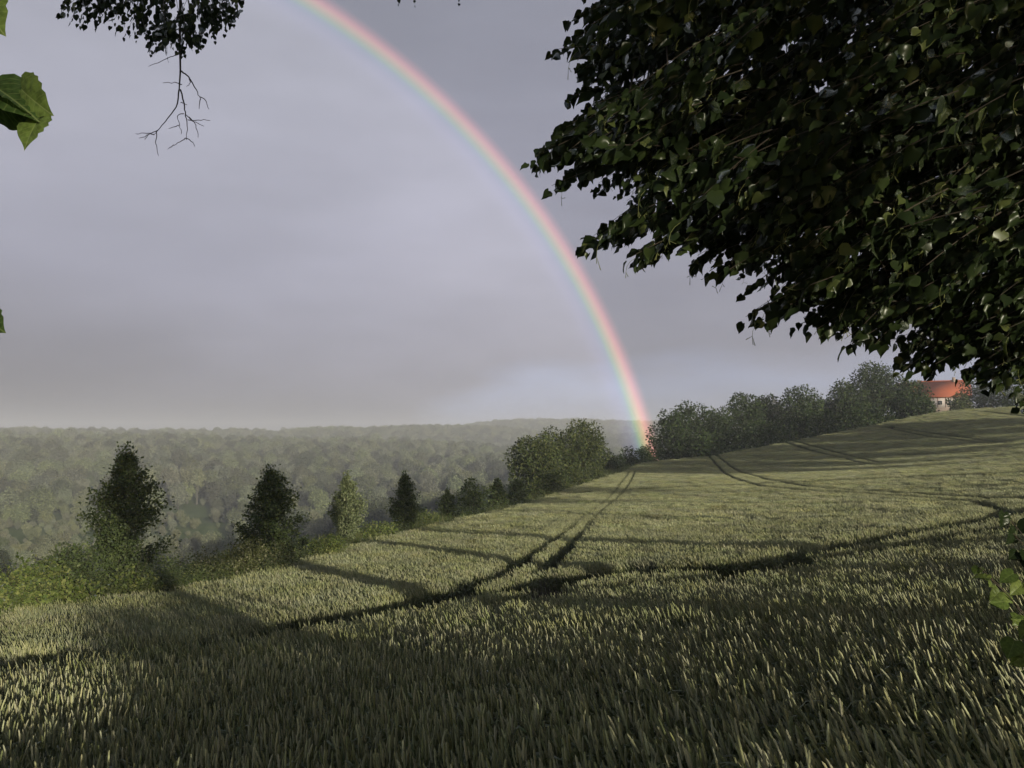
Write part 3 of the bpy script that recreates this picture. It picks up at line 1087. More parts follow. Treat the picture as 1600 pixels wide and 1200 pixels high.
# hedge running on to the wood
for i, (px, yt, d, wp, lb) in enumerate([
        (955, 708, 112, 46, 'low hedge bush right of the big clump'),
        (985, 702, 118, 44, 'low hedge bush under the left edge of the rainbow foot'),
        (1013, 697, 122, 40, 'low hedge bush at the foot of the rainbow')]):
    tree_at(px, yt, d, broadleaf, wp, lb, 'bush', 'hedge_bush', n=2200, leaf=0.26, seed=60 + i, mat=M_WOOD, low=-0.15, nlobe=8)
# the wood on the right
WG = 'trees of the wood above the field'
for i, (px, yt, d, wp, n, lb) in enumerate([
        (1052, 634, 130, 76, 7500, 'leftmost tree of the wood, beside the rainbow foot'),
        (1083, 628, 136, 74, 6500, 'round tree second from the left end of the wood'),
        (1122, 636, 136, 70, 6000, 'lower tree third from the left end of the wood'),
        (1165, 619, 140, 76, 6500, 'spreading tree fourth from the left end of the wood'),
        (1200, 616, 146, 66, 5500, 'upright tree left of the middle gap of the wood'),
        (1252, 611, 140, 84, 7000, 'rounded dark tree in the middle of the wood'),
        (1293, 626, 144, 62, 5000, 'lower tree filling the dip between two tall crowns'),
        (1330, 594, 142, 74, 6500, 'broad tree on the left shoulder of the tallest crown'),
        (1376, 575, 145, 92, 9000, 'tallest and broadest crown of the wood'),
        (1425, 594, 143, 70, 6000, 'dark tree at the right end of the wood beside the red roof'),
        (1545, 590, 175, 84, 5000, 'dark tree right of the red-roofed house under the lime leaves'),
        (1600, 596, 165, 90, 4500, 'dark tree at the right picture edge under the lime leaves')]):
    tree_at(px, yt - (6 if i in (1, 3, 5, 8) else -3), d, broadleaf, wp * 0.92, lb, name='broadleaf_tree', n=n, leaf=0.38, seed=70 + i, mat=M_WOOD, low=-0.05, nlobe=15, group=WG)
for i, (px, yt, d, wp, lb) in enumerate([
        (1100, 680, 127, 60, 'dark underwood bush below the left end of the wood'),
        (1190, 664, 131, 80, 'dark underwood bush left of the middle of the wood'),
        (1275, 654, 133, 80, 'dark underwood bush under the dip of the wood'),
        (1360, 640, 134, 80, 'dark underwood bush below the tallest crown'),
        (1438, 626, 136, 56, 'dark bush at the left corner of the house'),
        (1506, 614, 165, 36, 'pale green bush at the right corner of the house')]):
    tree_at(px, yt, d, broadleaf, wp, lb, 'bush', 'underwood_bush', n=2800, leaf=0.36, seed=90 + i, mat=M_CLUMP if i == 5 else M_WOOD, low=-0.2, nlobe=9)


# shrubs and tall herbs along the hedge side
def shrub(px, ytop, depth, wpx, label, seed, mat=M_SHRUB, n=3500, leaf=0.06, flat=1.0, name='shrub'):
    r = np.random.default_rng(seed)
    base = stand(px, 900, depth)
    top = at(px, ytop, depth)[2]
    h = max(0.4, top - base[2])
    wd = wpx / F * depth
    lobes = []
    for i in range(9):
        a = i * 2.4
        ro = wd * 0.5 * (0.15 + 0.55 * r.random())
        q = wd * (0.17 + 0.08 * r.random())
        hz = h * (0.28 + 0.52 * r.random())
        lobes.append((np.array([math.cos(a) * ro, math.sin(a) * ro * flat, hz]), np.array([q, q * flat, min(q, h * 0.3)])))
    lobes.append((np.array([0, 0, h * 0.45]), np.array([wd * .4, wd * .36 * flat, h * 0.45])))
    e = thing(name, base, label, 'bush', 'bushes along the field edge')
    mb = MB()
    for lo in lobes:
        q = lo[0]
        mb.tube(curve_pts((q[0] * .25, q[1] * .25, -0.1), (q[0] * .4, q[1] * .4, q[2] * .7), q, 5), np.linspace(0.016, 0.005, 5), 4)
        for j in range(3):
            q2 = q + r.normal(size=3) * lo[1] * 0.7
            mb.tube(curve_pts(q * np.array([.6, .6, .6]), (q + q2) / 2, q2 + np.array([0, 0, .08]), 4), np.linspace(0.007, 0.003, 4), 3)
    link('stem', mb.mesh('stem', M_TWIG), e)
    link('foliage', crown_leaves(r, lobes, n, leaf, 'foliage', mat, shell=0.25), e)
    return e


for a in [
        (-70, 868, 14.5, 150, 'leafy green bush cut by the left picture edge', 201, M_SHRUB, 7000, 0.075),
        (35, 858, 16.0, 130, 'broad leafy bush at the far left in front of the wheat', 202, M_SHRUB, 8000, 0.075),
        (112, 838, 17.8, 120, 'dark leafy bush left of the tallest conical tree', 203, M_YOUNG, 7500, 0.07),
        (95, 905, 16.0, 120, 'bright green low bush in front of the dark leafy bush', 208, M_SHRUB, 4000, 0.08),
        (205, 885, 17.8, 120, 'low green nettle bush in front of the tallest conical tree', 204, M_SHRUB, 4000, 0.07),
        (283, 868, 21.5, 70, 'dark shaded bush between nettles and the pale mound', 205, M_YOUNG, 3500, 0.065),
        (352, 846, 21.0, 120, 'pale flowering mound of tall herbs beside the dark conical tree', 206, M_PALE, 6000, 0.055),
        (415, 852, 22.5, 100, 'right half of the pale herb mound with dry flower heads', 209, M_PALE, 4500, 0.055),
        (462, 838, 28.0, 60, 'dark bush at the foot of the second conical tree', 207, M_YOUNG, 2800, 0.075),
        (512, 833, 25.5, 66, 'round yellow-green bush right of the pale mound', 210, M_SHRUB, 4200, 0.06),
        (588, 816, 36.0, 90, 'low dark grassy mound between two slim young trees', 211, M_SHRUB, 3500, 0.08),
        (655, 800, 46.0, 66, 'low bush right of the slim tree with the leaning foot', 212, M_SHRUB, 2600, 0.09),
        (735, 790, 53.0, 90, 'low dark bush under the rounded young tree', 213, M_YOUNG, 2600, 0.10),
        (815, 776, 62.0, 80, 'low dark bush under the pair of narrow trees', 214, M_YOUNG, 2400, 0.12)]:
    shrub(*a)


# ------------------------------------------------------------------ far wooded hills
def build_forest():
    r = np.random.default_rng(9)
    var = []

    def dome_tree(seed, h, wd, n, leaf, mat, low):
        r = np.random.default_rng(seed)
        lobes = [(np.array([0, 0, h * (.5 + low / 2)]), np.array([wd * .37, wd * .37, h * (.48 - low / 2)]))]
        for k in range(7):
            a = k * 2.4 + r.random()
            z = h * (0.42 + 0.42 * r.random())
            ro = wd * 0.30 * (1.1 - abs(z / h - .5))
            q = wd * (0.17 + 0.07 * r.random())
            lobes.append((np.array([math.cos(a) * ro, math.sin(a) * ro, z]), np.array([q, q, q * .9])))
        return trunk_mesh(r, h * .7, h * .02, [], M_BARK), crown_leaves(r, lobes, n, leaf, 'crown', mat, shell=0.88 if mat is M_FOREST else 0.55, rough=0.14 if mat is M_FOREST else 0.45, tuft=2 if mat is M_FOREST else 20)

    def one(h, wd, n, leaf, mat, low, seed):
        tr, cr = dome_tree(seed, h, wd, n, leaf, mat, low)
        V1 = np.empty(len(tr.vertices) * 3, np.float32)
        tr.vertices.foreach_get('co', V1)
        V2 = np.empty(len(cr.vertices) * 3, np.float32)
        cr.vertices.foreach_get('co', V2)
        f1 = np.array([p.vertices[:] for p in tr.polygons])
        f2 = np.array([p.vertices[:] for p in cr.polygons])
        rn = np.empty(len(cr.vertices), np.float32)
        cr.attributes['rnd'].data.foreach_get('value', rn)
        me = np_mesh('forest_kind', np.r_[V1.reshape(-1, 3), V2.reshape(-1, 3)], [f1, f2 + len(tr.vertices)], None, {'rnd': np.r_[np.zeros(len(tr.vertices)), rn]})
        me.materials.append(M_BARK)
        me.materials.append(mat)
        me.polygons.foreach_set('material_index', np.r_[np.zeros(len(f1)), np.ones(len(f2))].astype(np.int32))
        bpy.data.meshes.remove(tr)
        bpy.data.meshes.remove(cr)
        return me
    for i in range(6):
        var.append(one(14 + 3 * r.random(), 10.0 + 3 * r.random(), 2600, 0.85, M_FOREST, 0.14, 300 + i))
    for i in range(3):
        var.append(one(9 + 2 * r.random(), 8.0, 2000, 0.65, M_FPALE, 0.0, 320 + i))
    for i in range(4):                         # finer leaves for the trees nearest to us
        var.append(one(13 + 3 * r.random(), 10.5 + 2 * r.random(), 6000, 0.50, M_FOREST, 0.14, 340 + i))
    pts, sc_, ix = [], [], []

    def fill(r0, r1, b0, b1, step, sfun):
        nb = 0
        xs = np.arange(-r1, r1, step)
        ys = np.arange(100, r1, step)
        X, Y = np.meshgrid(xs, ys)
        P = np.c_[X.ravel(), Y.ravel()]
        P += (r.random(P.shape) - .5) * step * 0.9
        rr = np.hypot(P[:, 0], P[:, 1])
        b = np.degrees(np.arctan2(P[:, 0], P[:, 1]))
        m = (rr > r0) & (rr < r1) & (b > b0) & (b < b1)
        return P[m], rr[m], b[m]
    P, rr, b = fill(235, 880, -42, 24, 8.4, None)
    pale = ss(-rr, -450, -360) * (b < -11)
    # pale scrub and a small meadow in the valley floor
    meadow = (b < -19.5) & (rr > 325) & (rr < 425) & (wav(P[:, 0], P[:, 1], 60, 41) > -0.35)
    path = (np.abs(b + 20.6 + (rr - 380) * 0.022) < 1.1) & (rr > 318) & (rr < 425)
    path |= (b > -25.6) & (b < -20.8) & (rr > 425) & (rr < 452)
    keep = ~path & ~meadow
    k = np.where(r.random(len(P)) < 0.12 + 0.6 * pale, r.integers(6, 9, len(P)), r.integers(0, 6, len(P)))
    s = (0.55 + 0.75 * r.random(len(P)) ** 1.4) * np.where(rr < 320, 0.68, 0.76)
    s = np.where(meadow, s * 0.42, s)
    k = np.where((rr < 335) & (k < 6), r.integers(9, 13, len(P)), k)
    k = np.where(meadow, r.integers(6, 9, len(P)), k)
    pts.append(P[keep]); sc_.append(s[keep]); ix.append(k[keep])
    P, rr, b = fill(318, 430, -42, -15, 4.6, None)       # scrub on the valley floor
    w1 = wav(P[:, 0], P[:, 1], 60, 41)
    m = (b < -19.5) & (rr > 325) & (rr < 425) & (r.random(len(P)) < 0.62 + 0.35 * w1)
    m &= ~((np.abs(b + 20.6 + (rr - 380) * 0.022) < 0.6))
    P = P[m]
    pts.append(P); sc_.append((0.20 + 0.34 * r.random(len(P)) ** 1.6) * (1 + 0.35 * w1[m])); ix.append(r.integers(6, 9, len(P)))
    P, rr, b = fill(880, 1320, -40, 22, 9.0, None)
    pts.append(P); sc_.append(0.85 + 0.5 * r.random(len(P))); ix.append(r.integers(0, 6, len(P)))
    P, rr, b = fill(1320, 1820, -16, 24, 11.0, None)
    pts.append(P); sc_.append(1.0 + 0.5 * r.random(len(P))); ix.append(r.integers(0, 6, len(P)))
    P = np.concatenate(pts)
    S = np.concatenate(sc_)
    I = np.concatenate(ix)
    z = ground_z(P[:, 0], P[:, 1])
    dh, _ = near_line(P, HEDGE)
    dt, _ = near_line(P, TOPE)
    ok = (dh > 115) & (dt > 100) & (z < 60) & ~((P[:, 0] > 30) & (P[:, 1] < 330))
    P, S, I, z = P[ok], S[ok], I[ok], z[ok]
    rot = np.c_[np.zeros((len(P), 2)), r.random(len(P)) * 6.28]
    print('forest', len(P))
    scatter('distant_forest', var, np.c_[P, z - 0.3], rot, S, I, 'hazy mixed forest covering the hills across the valley', 'forest')


build_forest()


def edge_trees():
    for i, (px, yt, d) in enumerate([(232, 731, 432), (247, 727, 436), (262, 729, 434), (278, 728, 438), (293, 727, 435), (308, 730, 433), (330, 733, 440)]):
        r = np.random.default_rng(700 + i)
        base = stand(px, 770, d)
        h = at(px, yt, d)[2] - base[2]
        lobes = [(np.array([0, 0, h * .74]), np.array([3.2, 3.2, h * .24]))] + [(np.array([2.0 * math.cos(a), 2.0 * math.sin(a), h * (.6 + .25 * r.random())]), np.array([1.6, 1.6, 1.5])) for a in np.arange(5) * 1.26]
        tr = trunk_mesh(r, h * .75, 0.38, [lo[0] for lo in lobes[1:]], M_BEECH)
        cr = crown_leaves(r, lobes, 1500, 0.8, 'crown', M_FPALE, shell=0.6, rough=0.4)
        put_tree('forest_edge_tree', base, 'slender tree at the far forest edge, %s from the left in its row of seven' % ['first', 'second', 'third', 'fourth', 'fifth', 'sixth', 'seventh'][i], 'tree', tr, cr, 'slender trees in a row at the far forest edge')


M_BEECH = plain_mat('beech_bark', (0.07, 0.07, 0.055), (0.12, 0.115, 0.09), 2.0, 0.9)
edge_trees()

# ------------------------------------------------------------------ houses
M_ROOF, t = mat_new('roof_tiles')
tcn = t.n('ShaderNodeTexCoord')
br = t.n('ShaderNodeTexBrick', i_Vector=tcn.outputs['Object'], i_Scale=3.0, i_Color1=(0.44, 0.12, 0.05, 1), i_Color2=(0.36, 0.092, 0.04, 1), i_Mortar=(0.18, 0.05, 0.03, 1))
nzr = t.n('ShaderNodeTexNoise', i_Vector=tcn.outputs['Object'], i_Scale=0.7, i_Detail=5.0)
rc = t.mix(t.smooth(nzr.outputs['Fac'], 0.35, 0.75, 0.0, 0.5), br.outputs['Color'], (0.33, 0.10, 0.06, 1))
p = t.n('ShaderNodeBsdfPrincipled', i_Roughness=0.8)
t.link(rc, p.inputs['Base Color'])
t.link(p.outputs[0], t.n('ShaderNodeOutputMaterial').inputs['Surface'])
M_WALL = plain_mat('plaster', (0.60, 0.52, 0.50), (0.72, 0.65, 0.62), 1.2, 0.9)
M_PLINTH = plain_mat('plinth_stone', (0.26, 0.20, 0.16), (0.36, 0.29, 0.24), 1.6, 0.9)
M_TIMBER = plain_mat('timber', (0.16, 0.09, 0.07), (0.22, 0.13, 0.10), 4.0, 0.8)
M_GLASS = plain_mat('window_glass', (0.02, 0.022, 0.026), (0.03, 0.034, 0.04), 1.0, 0.15)
M_FRAME = plain_mat('window_frame', (0.55, 0.52, 0.50), (0.62, 0.60, 0.58), 3.0, 0.6)


def house(name, base, wd, dp, hw, hr, label, rotz, windows):
    e = thing(name, base, label, 'house')
    e.rotation_euler = (0, 0, rotz)
    mb = MB()
    mb.box((-wd / 2, -dp / 2, 0.9), (wd / 2, dp / 2, hw))
    # gables
    V = [(-wd / 2, -dp / 2, hw), (-wd / 2, dp / 2, hw), (-wd / 2, 0, hw + hr), (wd / 2, -dp / 2, hw), (wd / 2, dp / 2, hw), (wd / 2, 0, hw + hr)]
    mb.add(V, None, [[0, 2, 1], [3, 4, 5]])
    link('wall', mb.mesh('wall', M_WALL), e)
    mb = MB()
    mb.box((-wd / 2 - .05, -dp / 2 - .05, -1.5), (wd / 2 + .05, dp / 2 + .05, 0.9))
    link('plinth', mb.mesh('plinth', M_PLINTH), e)
    mb = MB()
    ov = 0.45
    sl = hr / (dp / 2)
    for s in (-1, 1):
        y0, z0 = s * (dp / 2 + ov), hw - ov * sl + 0.06
        A = [(-wd / 2 - ov, y0, z0), (wd / 2 + ov, y0, z0), (wd / 2 + ov, 0, hw + hr + 0.06), (-wd / 2 - ov, 0, hw + hr + 0.06)]
        B = [(x, y, z + 0.22) for x, y, z in A]
        q = [[0, 1, 2, 3], [7, 6, 5, 4], [0, 4, 5, 1], [1, 5, 6, 2], [2, 6, 7, 3], [3, 7, 4, 0]]
        mb.add(A + B, q if s < 0 else [f[::-1] for f in q])
    mb.tube([(-wd / 2 - ov, 0, hw + hr + 0.28), (wd / 2 + ov, 0, hw + hr + 0.28)], 0.16, 6)
    ro = link('roof', mb.mesh('roof', M_ROOF), e)
    mb = MB()
    mb.box((wd * .18, -0.4, hw + hr - 0.4), (wd * .18 + .7, 0.35, hw + hr + 1.1))
    link('chimney', mb.mesh('chimney', M_PLINTH), ro)
    for wx, wz, ww, wh in windows:
        mb = MB()
        y = -dp / 2
        mb.box((wx - ww / 2, y - .05, wz), (wx + ww / 2, y - .01, wz + wh))
        wn = link('window', mb.mesh('window', M_FRAME), e)
        for s in (-1, 1):
            mb = MB()
            x0 = wx + (0.03 if s > 0 else -ww / 2 + .06)
            mb.box((x0, y - .07, wz + .07), (x0 + ww / 2 - .09, y - .055, wz + wh - .07))
            link('pane', mb.mesh('pane', M_GLASS), wn)
    for k in range(int(wd / 1.6) + 1):
        mb = MB()
        x = -wd / 2 + .1 + k * (wd - .2) / int(wd / 1.6)
        mb.box((x - .09, -dp / 2 - .035, 0.92), (x + .09, -dp / 2 - .004, hw - .02))
        link('timber_post', mb.mesh('timber_post', M_TIMBER), e)
    return e


hb = at(1476, 641, 200.0)
hb[2] = min(gz(hb[0], hb[1]) + 0.3, hb[2] + 1)
_hz = at(1476, 643, 200.0)[2]
hb[2] = _hz
house('farmhouse', hb, 10.6, 7.5, 3.7, 3.7, 'farmhouse with bright orange-red tiled roof and pale timbered wall between trees', R(-24), [(-3.6, 1.5, 1.0, 1.1), (-1.2, 1.5, 1.0, 1.1), (1.2, 1.5, 1.0, 1.1), (3.5, 1.5, 1.0, 1.1)])
hb2 = at(1426, 640, 215.0)
hb2[2] = at(1426, 641, 215.0)[2]
house('barn', hb2, 7.0, 6.0, 3.4, 3.6, 'small outbuilding whose red roof tip peeps over the dark trees', R(-24), [(0.0, 1.4, 1.0, 1.0)])


# ------------------------------------------------------------------ lime trees of the lane
def spray(r, tip, back, length, leaf, out, twig, droop=0.25, gap=0.036):
    """a leafy twig ending at TIP; BACK points from the tip to where it grows from"""
    back = unit(back)
    base = tip + back * length
    mid = (tip + base) / 2 + np.array([0, 0, droop * length * 0.35])
    n = max(5, int(length / gap))
    c = curve_pts(base, mid, tip, n)
    twig.tube(c[::2] if n > 8 else c, np.linspace(0.0035, 0.0012, len(c[::2]) if n > 8 else n), 3)
    tdir = unit(np.gradient(c, axis=0))
    up = unit(np.array([0, 0, 1.0]) + 0.5 * r.normal(size=3))
    side = unit(np.cross(tdir, up))
    sg = np.where(np.arange(n) % 2 == 0, 1.0, -1.0)[:, None]
    yd = unit(tdir * 1.0 + side * sg * (0.50 + 0.2 * r.normal(size=(n, 1))) + np.array([-0.10, 0, -0.70]) + 0.28 * r.normal(size=(n, 3)))
    nr = unit(0.9 * up + np.array([0, -0.3, 0]) + 0.65 * r.normal(size=(n, 3)))
    s0 = 0.35 + 0.65 * np.minimum(1, np.linspace(2.2, 0.55, n))
    S = leaf * s0 * (0.62 + 0.62 * r.random(n))
    pet = c + yd * 0.025 + np.array([0, 0, -0.004])
    k = slice(1, n)
    out.append((pet[k], leaf_frames(yd[k], nr[k]), S[k]))
    return base


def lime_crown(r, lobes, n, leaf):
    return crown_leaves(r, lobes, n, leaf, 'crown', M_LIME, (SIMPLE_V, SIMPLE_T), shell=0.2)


def lime_trunk(h, r0, seed):
    r = np.random.default_rng(seed)
    mb = MB()
    n = 12
    z = np.linspace(-0.3, h, n)
    P = np.c_[np.cumsum(r.normal(size=(n, 2)) * 0.05, axis=0), z]
    P -= np.r_[P[0, :2], 0]
    rad = r0 * (1.0 - 0.55 * np.linspace(0, 1, n))
    rad[0] *= 1.6
    rad[1] *= 1.12
    mb.tube(P, rad, 12)
    return mb


def in_poly_px(P, poly):
    return in_poly(np.asarray(P, float), np.asarray(poly, float))


OUTLINE = [(905, -80), (903, 20), (905, 60), (890, 82), (918, 110), (902, 150), (925, 188), (885, 205), (858, 250), (880, 285), (925, 310), (985, 322), (1000, 345), (940, 378), (1000, 395),
           (1090, 402), (1130, 425), (1170, 448), (1208, 435), (1200, 475), (1190, 492), (1250, 498), (1300, 525), (1360, 545), (1410, 552), (1430, 570), (1480, 580), (1540, 598), (1590, 628), (1700, 680), (1760, 300), (1760, -80)]
HOLES = [[(1138, 352), (1172, 352), (1168, 388), (1135, 384)], [(985, 318), (1010, 325), (1000, 345), (965, 335)]]


def build_lime_right():
    r = np.random.default_rng(77)
    base = np.array([5.4, 3.6, 0.0])
    base[2] = gz(base[0], base[1])
    e = thing('lime_tree', base, 'dark lime tree filling the upper right, its leafy boughs overhanging the field', 'tree')
    mb = lime_trunk(9.0, 0.34, 5)
    link('trunk', mb.mesh('trunk', M_BARK, True), e)
    # boughs reaching over the field
    limbs = []
    for a, m, b, r0 in [((5.4, 3.6, 3.2), (4.0, 4.4, 4.4), (1.7, 4.6, 3.5), .075), ((5.4, 3.6, 4.0), (4.2, 4.6, 5.4), (0.9, 4.6, 4.3), .08), ((5.4, 3.6, 2.8), (4.4, 4.6, 3.4), (2.6, 5.0, 2.5), .06),
                        ((5.4, 3.6, 3.0), (4.6, 5.0, 3.6), (3.4, 6.6, 2.7), .06), ((5.4, 3.6, 4.4), (4.4, 5.6, 6.2), (1.6, 7.0, 5.0), .08), ((5.4, 3.6, 5.0), (4.0, 4.4, 6.4), (1.4, 4.6, 5.6), .08)]:
        c = curve_pts(a, m, b, 14)
        limbs.append(c)
        t_ = MB()
        t_.tube(c - base, np.linspace(r0, 0.012, 14), 7)
        link('branch', t_.mesh('branch', M_TWIG, True), e)
    allc = np.concatenate([c[4:] for c in limbs])
    leaves, twig = [], MB()
    tips = [(866, 78, 3.9), (893, 150, 4.0), (870, 205, 3.8), (830, 250, 3.7), (842, 258, 3.9), (862, 290, 3.8), (912, 384, 3.6), (922, 388, 3.7), (985, 402, 3.6), (1000, 408, 3.7), (1085, 412, 3.8), (1110, 424, 3.8), (1165, 452, 3.9),
            (1165, 495, 3.6), (1190, 500, 3.7), (1250, 508, 3.8), (1275, 515, 3.7), (1330, 537, 3.7), (1405, 560, 3.9), (1412, 578, 3.8), (1450, 576, 3.8), (1500, 584, 3.9), (1545, 606, 3.8), (1590, 636, 3.7), (895, 30, 4.4), (905, 112, 4.2)]
    for px, py, d in tips:
        for j in range(4):
            p = at(px + 26 * j * r.random(), py - 14 * j * r.random(), d + 0.16 * j)
            bk = np.array([1.0, 0.35 * r.normal(), 0.34 + 0.25 * r.random()])
            b = spray(r, p, bk, 0.55 + 0.3 * r.random(), 0.076, leaves, twig, 0.25, 0.036)
            q = allc[np.argmin(((allc - b) ** 2).sum(1))]
            twig.tube(curve_pts(q, (q + b) / 2 + np.array([0, 0, 0.12]), b, 6), np.linspace(0.007, 0.0036, 6), 4)
    nfix = sum(len(l[0]) for l in leaves)
    m = 0
    while m < 1150:
        px, py = 820 + 840 * r.random(), -70 + 750 * r.random()
        if not in_poly_px([(px, py)], OUTLINE)[0]:
            continue
        d = 3.3 + 3.2 * r.random() ** 1.3
        p = at(px, py, d)
        bk = np.array([0.9, 0.45 * r.normal(), 0.50 + 0.18 * r.normal()])
        b = spray(r, p, bk, 0.5 + 0.35 * r.random(), 0.070, leaves, twig, 0.25, 0.032)
        if m % 4 == 0 and d > 4.0:
            q = allc[np.argmin(((allc - b) ** 2).sum(1))]
            twig.tube(curve_pts(q, (q + b) / 2 + np.array([0, 0, 0.1]), b, 5), np.linspace(0.006, 0.0034, 5), 3)
        m += 1
    P = np.concatenate([l[0] for l in leaves])
    M = np.concatenate([l[1] for l in leaves])
    S = np.concatenate([l[2] for l in leaves])
    mid = P + np.einsum('nij,j->ni', M, np.array([0, .5, 0])) * S[:, None]
    px = project(mid)
    ok = in_poly_px(px, OUTLINE)
    for h in HOLES:
        ok &= ~in_poly_px(px, h)
    ok[:nfix] = True
    # only leaves beyond the picture's right or upper edge may leave the outline
    ok |= (px[:, 0] > 1640) | (px[:, 1] < -40)
    P, M, S, px = P[ok], M[ok], S[ok], px[ok]
    print('lime leaves', len(P))
    rnd = r.random(len(P))
    # the 300 leaves that show largest: near ones first, the silhouette tips among them
    infr = (px[:, 0] > 825) & (px[:, 0] < 1590) & (px[:, 1] > 8) & (px[:, 1] < 670)
    face = np.abs(np.einsum('ni,ni->n', M[:, :, 2], unit(P - EYE)))
    score = np.where(infr, S * S * face / (P[:, 1] ** 2) * np.where(np.arange(len(P)) < nfix, 2.0, 1.0), -1)
    top = np.argsort(-score)[:300]
    rest = np.ones(len(P), bool)
    rest[top] = False
    kd = r.integers(0, 8, len(P))
    for q in range(8):
        g = rest & (kd == q)
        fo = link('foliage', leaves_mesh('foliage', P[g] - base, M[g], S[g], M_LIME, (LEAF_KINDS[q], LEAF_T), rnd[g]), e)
        fo['kind'] = 'stuff'
    # pale fruit stalks hanging under the leaves
    fs = MB()
    for i in r.choice(len(P), 900, replace=False):
        p0 = P[i] - base
        p2 = p0 + np.array([-0.03 - .03 * r.random(), .03 * r.normal(), -0.05 - 0.05 * r.random()])
        fs.tube(curve_pts(p0, (p0 + p2) / 2 + np.array([-.02, 0, .015]), p2, 4), 0.0011, 3)
        for j in range(3):
            fs.tube(np.array([p2, p2 + r.normal(size=3) * 0.015 + np.array([0, 0, -.015])]), [0.0009, 0.0022], 3)
    st = link('fruit_stalks', fs.mesh('fruit_stalks', M_STALK), e)
    st['kind'] = 'stuff'
    protos = []
    for k in range(8):
        me = np_mesh('leaf', LEAF_KINDS[k], LEAF_T, M_LIME, {'rnd': np.full(len(LEAF_V), (k + .5) / 8)})
        protos.append(me)
    for i in top:
        o = link('leaf', protos[int(rnd[i] * 7.99)], e)
        m4 = np.eye(4)
        m4[:3, :3] = M[i] * S[i]
        m4[:3, 3] = P[i] - base
        o.matrix_local = Matrix(m4.tolist())
    tw = link('twigs', twig.mesh('twigs', M_TWIG), e)
    tw.data.transform(Matrix.Translation(Vector(-base)))
    tw['kind'] = 'stuff'
    # the rest of the crown, outside the picture
    lobes = []
    for i in range(22):
        a = i * 2.4
        rad = 1.5 + 2.6 * r.random()
        c = np.array([math.cos(a) * rad, math.sin(a) * rad, 4.0 + 7.5 * (i / 22.0)])
        lobes.append((c, np.array([1.7, 1.7, 1.3])))
    vis = []
    for c, q in lobes:
        s = project(c + base)[0]
        w_ = c + base
        if w_[1] > 0.4 and s[0] < 1600 + F * 1.9 / w_[1] and s[1] > -F * 1.6 / w_[1]:
            continue
        vis.append((c, q))
    # unseen leaf masses added on the sun side to shade the visible foliage
    for i in range(12):
        w_ = np.array([3.7 + 2.9 * r.random(), -1.3 + 2.6 * r.random(), 4.5 + 3.0 * (i / 12.0)])
        vis.append((w_ - base, np.array([1.15, 1.15, 0.95])))
    cr = link('crown', lime_crown(r, vis, 17000, 0.14), e)


